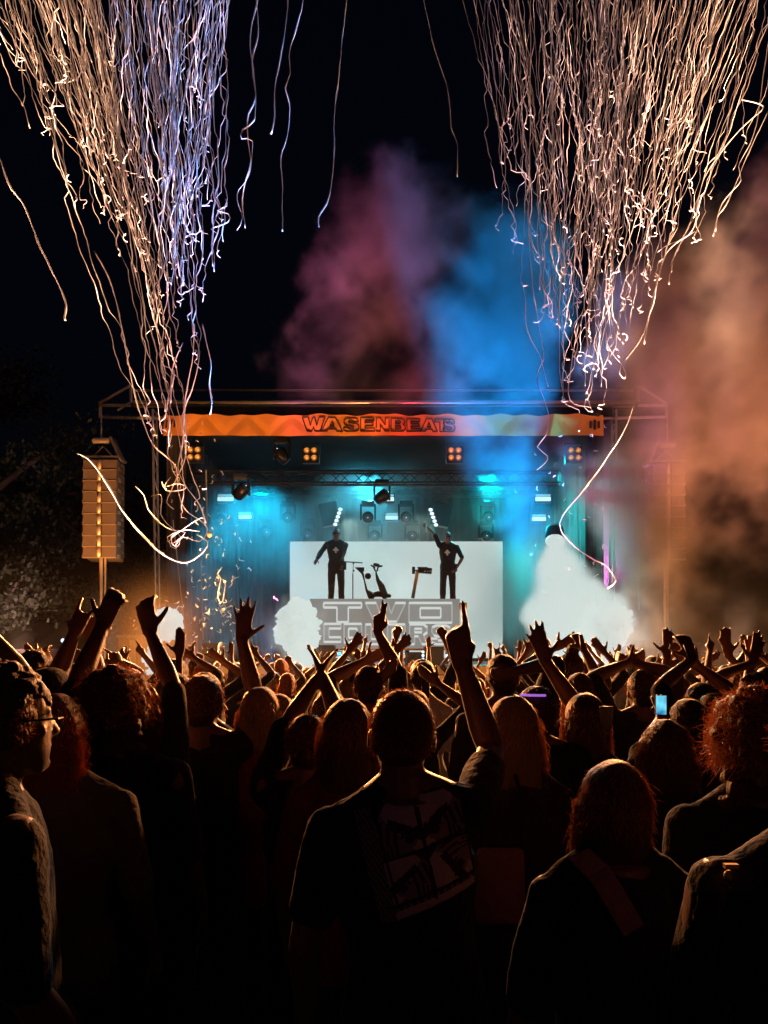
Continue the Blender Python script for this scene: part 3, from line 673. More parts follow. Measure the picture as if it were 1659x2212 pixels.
# flames -------------------------------------------------------------------------------------
flame_m = mat('white_hot_flame', (0, 0, 0), .9, emi=GLOW, estr=1.25, spec=0)
def flame(puffs, jet, d, lab, seed, amp=.13):
    b = MB(); r = random.Random(seed)
    for px, py, rr in puffs:
        c = P(px, py, d); R_ = rr / 768 * d; b.ball(c, (R_, R_ * .8, R_), 16, 10)
        for k in range(9):
            a = r.uniform(0, 6.28); e = r.uniform(-1, 1); q = Vector((math.cos(a), .6 * e, math.sin(a))) * R_ * .85; b.ball(c + q, R_ * r.uniform(.2, .38), 10, 7)
    for i in range(len(jet) - 1):
        (x0, y0, r0), (x1, y1, r1) = jet[i], jet[i + 1]; b.cone(P(x0, y0, d), r0 / 768 * d, P(x1, y1, d), r1 / 768 * d, 12)
    def dsp(co): return (fbm(co, 3.5, seed, 4, .6) - .5) * amp + (.5 - np.abs(fbm(co, 7, seed + 3, 4, .6) - .5) * 5) * amp * .6 + (fbm(co, 16, seed + 9, 2) - .5) * .05
    me = remesh(b, 'flame', .02, 1, dsp); o = link(me, 'flame', flame_m)
    return tag(o, lab, 'flame', 'flame bursts along the stage front')
flame([(165, 619, 10), (174, 618, 8), (170, 630, 9), (158, 634, 7), (179, 627, 5)], [(157, 640, 3), (152, 650, 3.5), (150, 660, 6), (153, 668, 5), (149, 672, 2.5)], 15.0, 'white hot flame puff billowing beside the left tower', 4)
flame([(297, 618, 17), (290, 632, 14), (302, 640, 16), (310, 625, 9), (285, 624, 8), (304, 655, 11)], [(301, 650, 13), (300, 668, 10), (300, 674, 9)], 15.3, 'big white hot flame cloud left of the desk', 12, .16)

# ================================================================ SMOKE
def psdf(px, py, poly):                    # signed distance inside a closed outline, in picture units at the plume's own depth
    d = np.full(px.shape, 1e9, np.float32); ins = np.zeros(px.shape, bool); k = len(poly)
    for i in range(k):
        x0, y0 = poly[i]; x1, y1 = poly[(i + 1) % k]; ex, ey = x1 - x0, y1 - y0; L = ex * ex + ey * ey + 1e-9
        t = np.clip(((px - x0) * ex + (py - y0) * ey) / L, 0, 1)
        d = np.minimum(d, (px - x0 - t * ex) ** 2 + (py - y0 - t * ey) ** 2)
        c = (y0 > py) != (y1 > py); ins ^= c & (px < ex * (py - y0) / (ey if abs(ey) > 1e-6 else 1e-6) + x0)
    d = np.sqrt(d); return np.where(ins, d, -d)
def plume(poly, D, thick, edge, fr, seed, namp, gamma=1., holes=(), low=None):
    """an upright plume of real depth; its outline is laid out at distance D"""
    W = [((x - 384) / 768 * D, EYE - (y - HZ) / 768 * D) for x, y in poly]; E_ = edge / 768 * D
    def fn(Q):
        Qx, Qz = Q[0, :, :, :][None] if False else Q[..., 0], Q[..., 2]
        sl = psdf(Q[:, 0, :, 0], Q[:, 0, :, 2], W)[:, None, :]           # same for each depth slice
        n = fbm(Q + (fbm(Q, fr * .6, seed + 40, 2)[..., None] - .5) * 1.2, fr, seed, 6, .62)
        dep = 1 - ((Q[..., 1] - D) / thick) ** 2
        v = np.minimum(sl / E_, dep * 1.6) + (n - .5) * namp
        v = np.clip(v, 0, 1) * np.clip((n - .34) * 3.4, .03, 1.4) ** gamma
        for hx, hy, hr in holes:
            q = np.sqrt((Q[..., 0] - (hx - 384) / 768 * D) ** 2 + (Q[..., 2] - (EYE - (hy - HZ) / 768 * D)) ** 2) / (hr / 768 * D)
            v = v * np.clip(q * 1.1 + (n - .5) * 1.2 - .35, .03, 1)
        if low: v = v * np.clip((Q[..., 2] - low[0]) / (low[1] - low[0]), low[2], 1)
        return v
    return fn
def bounds(poly, D, thick, pad=30):
    xs = [p[0] for p in poly]; ys = [p[1] for p in poly]
    a = P(min(xs) - pad, max(ys) + pad, D); b_ = P(max(xs) + pad, min(ys) - pad, D)
    return (a.x, D - thick, max(.05, a.z)), (b_.x, D + thick, b_.z)
def smoke(name, poly, D, thick, vox, edge, fr, seed, namp, dens, col, label, gamma=1., aniso=0., emi=None, holes=(), low=None):
    lo, hi = bounds(poly, D, thick)
    return volume(name, lo, hi, vox, plume(poly, D, thick, edge, fr, seed, namp, gamma, holes, low), vol_mat(name, dens, col, aniso, emi), label)
BLUE = [(450, 215), (470, 185), (505, 188), (535, 205), (560, 240), (572, 300), (556, 400), (556, 470), (550, 560), (528, 600), (516, 655), (500, 655), (503, 580), (486, 520), (450, 480), (432, 430), (420, 400), (428, 360), (436, 330), (430, 300), (452, 285), (436, 258), (440, 245), (458, 250)]
smoke('smoke_plume', BLUE, 16.5, .65, .055, 32, .66, 3, 2.2, 1.35, (.15, .82, .90), 'tall smoke plume lit and tinted vivid blue rising through the middle of the stage', 1.0, low=(3.0, 7.0, .50))  # blue lamp colour also put into the smoke's own tint
PURP = [(340, 215), (385, 165), (440, 175), (470, 230), (455, 330), (450, 420), (430, 470), (345, 440), (285, 410), (265, 360), (305, 335), (325, 290), (335, 250)]
smoke('smoke_wisp', PURP, 17.0, .6, .07, 55, .62, 21, 2.9, 1.0, (.85, .85, .85), 'thin maroon and purple smoke left of the blue plume', 1.6, low=(5.5, 10.0, .12))
BROWN = [(768, 150), (900, 130), (900, 700), (640, 690), (612, 640), (632, 600), (600, 560), (575, 500), (560, 440), (565, 380), (595, 330), (625, 270), (680, 210)]
smoke('smoke_bank', BROWN, 16.3, .75, .07, 38, .40, 37, 5.0, 1.7, (.80, .74, .70), 'huge bank of brown smoke rolling over the right of the stage', 2.6)  # slight warm tint puts some lamp colour into the smoke
VIO = [(545, 400), (620, 390), (640, 480), (640, 600), (585, 600), (560, 540), (548, 470)]
smoke('smoke_veil', VIO, 18.3, .75, .14, 40, .6, 51, 1.8, .9, (.85, .85, .85), 'mauve smoke veil in front of the right tower')
LEFT = [(160, 560), (200, 545), (235, 580), (240, 660), (165, 660)]
smoke('smoke_puff', LEFT, 17.4, .7, .09, 22, .9, 61, 1.8, .7, (.85, .85, .85), 'small mauve smoke puff behind the left flame', 1.3)
def teal(Q):
    n = fbm(Q + (fbm(Q, .5, 75, 2)[..., None] - .5) * 1.5, .55, 71); return np.clip((n - .42) * 5.0, .03, 1.5) * np.clip((Q[..., 1] - 17.6) / 2.0, .15, 1)
volume('stage_haze', (-5.1, 17.9, 1.7), (5.2, 23.2, 7.0), .17, teal, vol_mat('stage_haze', .20, (.85, .85, .85), .1), 'teal haze drifting inside the stage')
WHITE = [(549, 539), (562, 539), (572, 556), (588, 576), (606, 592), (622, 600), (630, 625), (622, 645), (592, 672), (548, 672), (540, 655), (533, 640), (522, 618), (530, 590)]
smoke('self_lit_smoke', WHITE, 15.9, .7, .05, 10, 1.6, 81, 1.3, 7, (.0, .0, .0), 'blown out white smoke with its glow painted in at the right of the stage', .4, emi=tuple(q * 1.2 for q in GLOW))  # lamp light on the smoke is put in as the volume's own emission
def low(Q):
    return np.clip(.5 + (fbm(Q, .5, 93, 3) - .5) * 2.2, .1, 1) * np.clip((3.4 - Q[..., 2]) / 1.6, 0, 1) * np.clip((Q[..., 1] - 5) / 5, 0, 1)
volume('crowd_haze', (-9, 5, .6), (10, 15.7, 3.6), .28, low, vol_mat('crowd_haze', .0022, (.9, .9, .9), .3), 'thin warm haze hanging over the far crowd in front of the stage')
WB = [(640, 560), (668, 548), (680, 590), (665, 640), (640, 660), (610, 640), (610, 600)]
smoke('pale_smoke', WB, 15.8, .6, .07, 16, 1.2, 85, 2.0, 1.7, (.88, .88, .88), 'pale smoke curling off the right flame', 1.3)
flame([(612, 616, 14), (600, 622, 16), (590, 640, 18), (612, 634, 14), (622, 626, 9), (604, 650, 12), (586, 660, 12)], [(598, 650, 12), (594, 670, 10), (594, 676, 9)], 15.4, 'broad white hot flame cloud right of the desk', 31, .16)

# ================================================================ STREAMERS AND CONFETTI
rs = random.Random(99)
def smooth_path(pts, step=7):               # Catmull-Rom
    out = []; n = len(pts)
    for i in range(n - 1):
        p0, p1, p2, p3 = pts[max(i - 1, 0)], pts[i], pts[i + 1], pts[min(i + 2, n - 1)]
        m = max(2, int(math.dist(p1, p2) / step))
        for k in range(m):
            t = k / m
            out.append(tuple(.5 * (2 * p1[c] + (p2[c] - p0[c]) * t + (2 * p0[c] - 5 * p1[c] + 4 * p2[c] - p3[c]) * t * t + (3 * p1[c] - p0[c] - 3 * p2[c] + p3[c]) * t ** 3) for c in (0, 1)))
    out.append(tuple(pts[-1])); return out
def wob(k, seed, f): return math.sin(k * f + seed) * .6 + math.sin(k * f * 2.3 + seed * 3.1) * .3 + math.sin(k * f * 5.1 + seed * 1.7) * .16
def streamer(pts, D, r=.0125, mb=None, label=None, group=None, dz=.35):
    s = rs.uniform(0, 50)
    q = [P(x, y, D + dz * wob(i, s, .07)) for i, (x, y) in enumerate(pts)]
    rr = [r * (1 + .45 * wob(i, s + 9, .5)) for i in range(len(q))]
    m = mb or MB(); m.tube(q, rr, 4, .55)
    if mb is None: return tag(m.build('paper_streamer', M_paper, None, True), label, 'streamer', group)
def curl(pts, x, y, r0, turns, dirn):
    a0 = rs.uniform(0, 6.28); n = int(turns * 9)
    for k in range(n):
        a = a0 + dirn * k * .7; rad = r0 * (1 - k / n * .6); pts.append((x + rad * math.cos(a) + k * .25, y + rad * math.sin(a) * .8 + k * .8))
def fan(tx, by, apx, apy, jit):
    pts = []; s = rs.uniform(0, 99); y = -120; rough = rs.uniform(.5, 1.6); bx_ = rs.gauss(0, jit); lean = rs.gauss(0, 15); kink = 0; ph = rs.uniform(0, 9)
    while y < by:
        u = (y + 120) / (apy + 120); x = apx + (tx - apx) * (1 - u) ** .95 + bx_ * u + lean * math.sin(y * .008 + ph)
        left = by - y; amp = (1.8 + 4.2 * math.exp(-left / 60)) * rough
        if rs.random() < .13: kink += rs.gauss(0, 2.3)
        kink *= .97
        x += amp * wob(y, s, .05) + kink + rs.gauss(0, .22)
        pts.append((x, y)); y += 6.0 if left > 60 else 4
    e = rs.random()
    if e < .30: curl(pts, pts[-1][0], pts[-1][1], rs.uniform(1.5, 3.5), rs.uniform(.8, 1.8), rs.choice((-1, 1)))
    elif e < .6:
        x, y = pts[-1]
        for k in range(rs.randrange(3, 9)): x += rs.gauss(0, 2.6); y += rs.uniform(-.6, 3); pts.append((x, y))
    return pts
LG, RG = 'paper streamers fanning up at the left', 'paper streamers fanning up at the right'
LL, RL = 'thin paper streamer falling within the dense left fan of streamers', 'thin paper streamer falling within the dense right fan of streamers'
more = MB()
for k in range(12): streamer(fan(rs.uniform(-10, 150), rs.uniform(400, 540), 193, 560, 9), rs.uniform(13.6, 14.6), rs.uniform(.008, .0115), None, 'long thin streamer trailing from the left fan down past the banner end', 'long tails of the left fan')
for k in range(9): streamer(fan(rs.uniform(540, 700), rs.uniform(330, 412), 585, 520, 12), rs.uniform(13.6, 14.6), rs.uniform(.008, .0115), None, 'long thin streamer trailing from the right fan down to the roof beam', 'long tails of the right fan')
def left_one():
    r_ = rs.random(); c = rs.betavariate(1.35, 1.15); tx = -68 + c * 310
    lim = 120 + 300 * min(1, max(0, c) * 1.5) - max(0, c - .55) * 330
    by = lim * (rs.betavariate(2.0, 1.6) * .95 + .12)
    return fan(tx, min(by, 385), 188, 470, 11)
def right_one():
    c = rs.betavariate(1.5, 1.7); tx = 440 + c * 400
    lim = 250 + 150 * (1 - abs(c - .45) * 2)
    by = lim * (rs.betavariate(2.1, 1.5) * .98 + .10)
    return fan(tx, min(by, 400), 575, 540, 14)
for k in range(118): streamer(left_one(), rs.uniform(13.0, 14.7), rs.uniform(.006, .0105), None, LL, LG)
for k in range(140): streamer(right_one(), rs.uniform(13.0, 14.7), rs.uniform(.006, .0105), None, RL, RG)
for k in range(45): streamer(left_one(), rs.uniform(13.2, 14.9), .0065, more)
for k in range(60): streamer(right_one(), rs.uniform(13.2, 14.9), .0065, more)
tag(more.build('streamer_tangle', M_paper, None, True), 'further thin streamers tangled deep inside the two fans', 'streamers', None, 'stuff')
def own(pts, lab, D=13.9, r=.0125):
    pts = [(x * K, y * K) for x, y in pts]; q = smooth_path(pts, 5); s = rs.uniform(0, 50)
    q = [(x + .5 * wob(i, s, .5), y) for i, (x, y) in enumerate(q)]
    streamer(q, D, r, None, lab, 'separate paper streamers', .15)
own([(758, -90), (748, 0), (736, 120), (722, 260), (722, 330), (716, 400), (705, 440), (688, 468), (689, 490)], 'lone streamer hanging right of the left fan, ending highest above the purple smoke')
own([(660, -90), (655, 0), (640, 60), (626, 110), (627, 160), (617, 190), (626, 235), (620, 300), (606, 340), (610, 400), (610, 500)], 'long wavy streamer, second left of the empty middle sky')
own([(624, -90), (622, 0), (609, 110), (593, 190), (594, 250), (586, 290)], 'short straight streamer left of the long wavy one')
own([(900, -90), (915, 0), (938, 100), (968, 200), (976, 280), (987, 310), (988, 382)], 'lone streamer hanging left of the right fan')
own([(565, -80), (556, 0), (540, 90), (552, 190), (548, 260), (524, 280), (522, 300), (546, 305), (536, 380), (512, 420), (524, 470), (512, 497)], 'blue lit squiggling streamer right of the left fan')
own([(548, -60), (558, 60), (545, 130), (551, 210), (534, 260), (541, 350), (530, 390), (524, 430), (530, 492)], 'blue lit streamer twisted with the squiggling one')
own([(0, 340), (20, 400), (55, 450), (85, 530), (115, 590), (134, 630), (143, 660), (138, 685), (141, 692)], 'lone streamer falling at the left edge of the sky', r=.017)
own([(203, 542), (235, 600), (262, 700), (280, 800), (305, 900), (330, 960), (358, 985), (380, 1010), (384, 1060), (400, 1100), (440, 1130), (447, 1150), (430, 1170), (395, 1160), (378, 1180), (370, 1160), (395, 1145), (430, 1148)], 'long streamer looping down past the left tower into a tangle')
own([(168, 980), (190, 990), (215, 1020), (240, 1060), (270, 1110), (320, 1170), (365, 1205), (405, 1215), (440, 1190), (448, 1170), (425, 1155)], 'thick streamer swooping in front of the left loudspeaker column', D=14.6, r=.02)
own([(292, 1050), (312, 1070), (320, 1100), (345, 1130), (372, 1145), (400, 1150), (372, 1175), (362, 1160), (385, 1148)], 'streamer hooked over the tangle below the left tower top', D=15)
own([(326, 1072), (345, 1068), (350, 1080), (348, 1110), (360, 1130), (390, 1160), (378, 1185), (365, 1170), (400, 1140), (437, 1118), (442, 1130)], 'curled streamer with hooked end beside the left tower', D=15.1)
own([(420, 700), (418, 760), (405, 830), (400, 870), (395, 950), (385, 1010), (402, 1050), (430, 1090), (445, 1130)], 'streamer hanging over the banner left end into the tangle', D=15.3)
own([(437, 700), (455, 780), (452, 830), (458, 870), (455, 895)], 'short bent streamer above the banner left part')
own([(415, 690), (420, 730), (432, 760), (415, 840), (400, 880), (402, 960), (396, 1000), (370, 1060), (360, 1085), (375, 1100)], 'crooked streamer crossing the banner and ending in a hook', D=15.5)
own([(345, 760), (353, 790), (375, 800), (372, 835)], 'short stepped streamer above the roof beam')
own([(395, 740), (372, 800), (368, 870)], 'short straight streamer touching the front beam')
own([(350, 1040), (360, 1060), (395, 1058), (400, 1050), (380, 1045), (355, 1052), (370, 1030)], 'small looped streamer scrap under the left blinder', D=15.3)
own([(1368, 875), (1355, 915), (1330, 960), (1290, 1020), (1250, 1070), (1215, 1115), (1212, 1145), (1240, 1180), (1285, 1210), (1310, 1222), (1330, 1255), (1312, 1270)], 'long streamer swooping down the right of the stage', D=15, r=.017)
own([(1146, 0), (1145, 300), (1143, 520), (1160, 680), (1175, 760), (1170, 785), (1160, 810), (1166, 840), (1185, 893), (1180, 940), (1160, 965), (1182, 985), (1178, 1000), (1160, 1015)], 'very long streamer hanging in front of the blue plume edge')
own([(1128, 610), (1135, 640), (1136, 700), (1150, 740), (1166, 765), (1175, 800), (1184, 835)], 'forked short streamer crossing the very long one')
own([(1213, 560), (1208, 700), (1210, 800), (1218, 860), (1225, 875), (1250, 885), (1252, 892)], 'straight streamer ending in a foot just above the banner')
own([(1250, 700), (1232, 800), (1228, 850), (1240, 872), (1275, 880), (1278, 890)], 'bent streamer ending beside the black lamp')
own([(1340, 400), (1310, 600), (1310, 720), (1320, 760), (1345, 790), (1352, 812), (1345, 816), (1342, 790), (1390, 720), (1420, 600), (1445, 540), (1500, 500)], 'streamer forming a long V loop right of the right fan')
own([(1659, 90), (1640, 230), (1625, 300), (1595, 360), (1600, 390), (1560, 440), (1545, 500)], 'ragged streamer hanging at the far right edge')
own([(1600, 215), (1650, 230), (1620, 260), (1580, 300), (1530, 370), (1510, 420), (1495, 500), (1440, 530), (1420, 545)], 'knotted streamer trailing right of the right fan')
own([(1659, 240), (1640, 280), (1600, 370), (1570, 440), (1550, 470), (1540, 510)], 'second ragged streamer at the far right edge')
own([(1265, 700), (1280, 830), (1270, 860), (1280, 890), (1262, 880), (1268, 850)], 'twisted streamer end hanging near the right banner end')
own([(480, 1225), (470, 1240), (478, 1250), (470, 1290), (480, 1300), (486, 1260), (478, 1250)], 'little looped streamer scrap floating over the left stage haze', D=15.5)
own([(487, 430), (490, 445), (470, 455), (494, 462), (492, 480), (455, 495), (470, 505), (460, 530), (460, 575)], 'blue lit kinked streamer knot below the left fan')
own([(1180, 260), (1195, 330), (1185, 400), (1200, 520)], 'kinked streamer inside the left part of the right fan')
cm = []
for k in range(6):
    b = MB(); L = rs.uniform(.05, .11); pts = [(L * (t - .5), .02 * math.sin(t * 5 + k), .03 * math.cos(t * 4 + k * 2)) for t in (0, .33, .66, 1)]
    b.tube(pts, [.008, .014, .014, .008], 4, .4); me = b.mesh('confetti'); me.materials.append(M_paper); cm.append(me)
def confetti(x, y, D, lab, grp):
    o = bpy.data.objects.new('confetti_scrap', cm[rs.randrange(6)]); C.objects.link(o); o.location = P(x, y, D)
    o.rotation_euler = [rs.uniform(0, 6.28) for _ in range(3)]; s = rs.uniform(.6, 1.2); o.scale = (s, s, s); tag(o, lab, 'confetti', grp)
for k in range(130): confetti(rs.gauss(218, 17), min(655, rs.triangular(510, 660, 610)), rs.uniform(15, 16.8), 'scrap of paper confetti drifting over the left part of the stage', 'confetti scraps over the left of the stage')
for k in range(45): confetti(rs.gauss(570, 28), rs.uniform(420, 600), rs.uniform(15, 16.8), 'scrap of paper confetti drifting over the right part of the stage', 'confetti scraps over the right of the stage')
for k in range(22): confetti(rs.uniform(168, 225), rs.uniform(420, 520), rs.uniform(15, 16.8), 'scrap of paper confetti near the left end of the banner', 'confetti scraps by the left end of the banner')

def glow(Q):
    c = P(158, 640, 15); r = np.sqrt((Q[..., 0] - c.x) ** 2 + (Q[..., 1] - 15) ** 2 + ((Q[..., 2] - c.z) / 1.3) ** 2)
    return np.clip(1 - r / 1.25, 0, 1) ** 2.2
def halo(px, py, D, r0):
    def fn(Q):
        c = P(px, py, D); r = np.sqrt((Q[..., 0] - c.x) ** 2 + (Q[..., 1] - D) ** 2 + ((Q[..., 2] - c.z) / 1.15) ** 2)
        n = fbm(Q, 2.6, 55, 5); return np.clip((r0 - r) * 3 + (n - .5) * 3.2, 0, 1) * np.clip(n * 2.4 - .5, 0, 1)
    return fn
for px_, py_, D_, r_ in ((296, 636, 15.2, .62), (614, 628, 15.3, .62), (168, 622, 14.9, .34)):
    c_ = P(px_, py_, D_)
    volume('flame_halo', (c_.x - 1.1, D_ - 1, c_.z - 1.1), (c_.x + 1.1, D_ + 1, c_.z + 1.1), .04, halo(px_, py_, D_, r_), vol_mat('flame_halo', 1.3, (0, 0, 0), 0, (.42, .48, .46)), 'soft painted halo round a flame burst', 'halo')  # emissive halo painted round each flame to soften its edge
volume('flame_glow', (-6.0, 13.6, .8), (-3.0, 16.4, 3.9), .10, glow, vol_mat('flame_glow', 1.2, (0, 0, 0), 0, (1.0, .30, .06)), 'orange halo painted in round the left flame', 'flame glow')  # orange bloom put in as an emissive volume

# ================================================================ PEOPLE
pr = random.Random(2024)
def vx(v): return Vector(v)
HEAD = [(-.118, .052, .026, .024), (-.102, .045, .043, .042), (-.07, .026, .056, .068), (-.035, .010, .066, .084), (0, .002, .072, .093), (.035, -.002, .076, .097), (.07, -.004, .073, .093), (.098, -.006, .058, .074), (.115, -.008, .032, .042), (.121, -.009, .012, .016)]
def head_mb(b, c, M, s=1., face=True):
    b.loft([(c + M @ Vector((0, y * s, z * s)), rx * s, ry * s, M) for z, y, rx, ry in HEAD], 18)
    if face:
        f = lambda x, y, z: c + M @ Vector((x * s, y * s, z * s))
        b.cone(f(0, .090, .012), .008 * s, f(0, .106, -.026), .012 * s, 8); b.ball(f(0, .098, -.030), (.017 * s, .010 * s, .008 * s), 10, 6, M)
        b.cone(f(-.042, .076, .024), .009 * s, f(.042, .076, .024), .009 * s, 8)
        b.ball(f(0, .088, -.056), (.022 * s, .009 * s, .006 * s), 10, 6, M); b.ball(f(0, .085, -.066), (.020 * s, .010 * s, .006 * s), 10, 6, M)
        b.ball(f(0, .082, -.098), (.018 * s, .014 * s, .014 * s), 10, 6, M)
        for e in (-1, 1):
            b.ball(f(e * .032, .074, .002), (.012 * s, .010 * s, .008 * s), 8, 6, M); b.ball(f(e * .045, .055, -.02), (.018 * s, .02 * s, .016 * s), 8, 6, M)
    for e in (-1, 1):
        b.ball(c + M @ Vector((e * .079 * s, -.004 * s, -.008 * s)), (.009 * s, .020 * s, .032 * s), 10, 7, M @ Matrix.Rotation(R(14) * e, 3, 'Z'))
POSE = {  # curl per finger (thumb, index, middle, ring, little), spread
 'open': ((.1, .05, .04, .06, .1), 1.25), 'splay': ((.0, .0, .0, .02, .05), 1.9), 'flat': ((.15, .05, .03, .05, .08), .35), 'relax': ((.3, .25, .4, .5, .55), .7),
 'point': ((1, .02, .95, 1, 1), .2), 'fist': ((.8, .95, 1, 1, 1), .1), 'claw': ((.25, .35, .45, .45, .4), 1.3), 'horns': ((.7, .05, .95, .95, .05), .8), 'two': ((.7, .03, .03, .95, 1), .9)}
def hand_mb(b, W, u, n, thumb, pose, s=1., fr=1.):
    """W wrist, u towards the fingers, n palm normal, thumb = +1/-1 along side vector"""
    u = u.normalized(); n = (n - u * n.dot(u)).normalized(); sd = u.cross(n) * thumb
    cur, spr = POSE[pose]
    K_ = [(.026, .092, .0100), (.009, .096, .0105), (-.009, .092, .0100), (-.026, .083, .0090)]
    for x, L, r in K_: b.cone(W + sd * x * .55 * s, .0155 * s, W + sd * x * s + u * L * s, r * 1.25 * s, 8)
    b.cone(W + u * .03 * s + n * .004, .017 * s, W + u * .075 * s, .016 * s, 8)
    FL = [(.040, .024, .020), (.044, .027, .021), (.041, .025, .020), (.031, .019, .017)]
    for i, (x, L, r) in enumerate(K_):
        a = R(-spr * (7, 1, -5, -12)[i]); d = (u * math.cos(a) - sd * math.sin(a)).normalized(); p = W + sd * x * s + u * L * s; q = cur[i + 1]
        ax = d.cross(n).normalized(); rr = r * 1.06 * s * fr
        for j, l in enumerate(FL[i]):
            d = Quaternion(ax, R(q * (78, 92, 60)[j])) @ d; e = p + d * l * s
            b.cone(p, rr, e, rr * .9, 7); p = e; rr *= .9
    q = cur[0]; d = (sd * .80 + u * .62 + n * .12).normalized(); p = W + sd * .018 * s + u * .018 * s; rr = .0135 * s
    ax = (u * .8 - sd * .3 ).normalized() * -thumb
    for j, l in enumerate((.040, .027, .022)):
        t = d.lerp((-sd * .75 + u * .35 + n * .75).normalized(), q * (.30, .7, .95)[j]).normalized(); e = p + t * l * s
        b.cone(p, rr, e, rr * .88, 7); p = e; rr *= .86 * (fr if j == 0 else 1)
def ik(S, T, L1, L2, pole):
    d = T - S; D = d.length; mx = (L1 + L2) * .995
    if D > mx: T = S + d * (mx / D); D = mx
    dn = (T - S).normalized(); a = (L1 * L1 - L2 * L2 + D * D) / (2 * D); h = math.sqrt(max(0, L1 * L1 - a * a))
    p = pole - dn * pole.dot(dn); p = p.normalized() if p.length > 1e-4 else dn.orthogonal().normalized()
    return S + dn * a + p * h, T
HAIRC = {'dark': (.035, .018, .010), 'brown': (.07, .032, .015), 'blond': (.22, .14, .07), 'black': (.012, .008, .007), 'red': (.25, .07, .02), 'grey': (.3, .27, .24)}
def hair_mat(c):
    k = 'hair_' + c
    if k in MATS: return MATS[k]
    col = HAIRC[c]; m = mat(k, tuple(min(1, q * 1.0) for q in col), .5, sheen=.2, trans=.0, bump=.6, bscale=140, var=.5, spec=.35, sheen_tint=(1, .7, .45))
    nt_ = m.node_tree; no = next(n for n in nt_.nodes if n.type == 'TEX_NOISE'); mp = nt_.nodes.new('ShaderNodeMapping'); mp.inputs['Scale'].default_value = (1, 1, .07)
    lk = no.inputs['Vector'].links[0]; src = lk.from_socket; nt_.links.remove(lk); nt_.links.new(src, mp.inputs[0]); nt_.links.new(mp.outputs[0], no.inputs['Vector']); no.inputs['Scale'].default_value = 190
    return m
def rim_strand_mat(c):
    k = 'strand_' + c
    if k in MATS: return MATS[k]
    col = HAIRC[c]; return mat(k, tuple(min(1, .50 + q * 1.2) if i == 0 else min(1, (.26, .13)[i - 1] + q * 1.1) for i, q in enumerate(col)), .35, trans=.55, spec=.7)  # bright warm strand colour paints the orange rim glow into the hair
FAB = {'black': (.012, .011, .013), 'charcoal': (.035, .033, .038), 'white': (.55, .52, .50), 'navy': (.02, .025, .05), 'maroon': (.16, .02, .02), 'grey': (.16, .15, .15), 'olive': (.06, .06, .03), 'pink': (.30, .15, .16), 'denim': (.04, .06, .10), 'red': (.35, .04, .03)}
def fab(c): return mat('fabric_' + c, FAB[c], .9, sheen=.16, bump=.5, bscale=55, var=.15)
def strands(b, c, M, rx, ry, rz, cy, n, L, r, zmin=-.3, curlf=0., fall=.5, rnd=None, shift=(0, 0, 0)):
    q = rnd
    for _ in range(n):
        while True:
            d = Vector((q.gauss(0, 1), q.gauss(0, 1), q.gauss(0, 1))).normalized()
            if d.z > zmin and not (d.y > .55 and d.z < .45): break
        p = Vector((d.x * rx, d.y * ry + cy, d.z * rz + .02)) + Vector(shift)
        t = Vector((q.gauss(0, 1), q.gauss(0, 1), q.gauss(0, 1))); t = (t - d * t.dot(d)).normalized(); l = L * q.uniform(.4, 1.5); pts = []
        ph = q.uniform(0, 6); ou = q.uniform(.15, 1.0)
        for k in range(5):
            u = k / 4
            w_ = p + d * (l * u * ou * .8 - .003) + t * l * u * .6 + Vector((0, 0, -fall * l * u * u))
            if curlf: w_ = w_ + (t.cross(d) * math.sin(ph + u * 9) + d * math.cos(ph + u * 9)) * curlf * u
            pts.append(c + M @ w_)
        b.tube(pts, [r, r, r * .9, r * .7, r * .35], 3, cap=False)
USED = set()
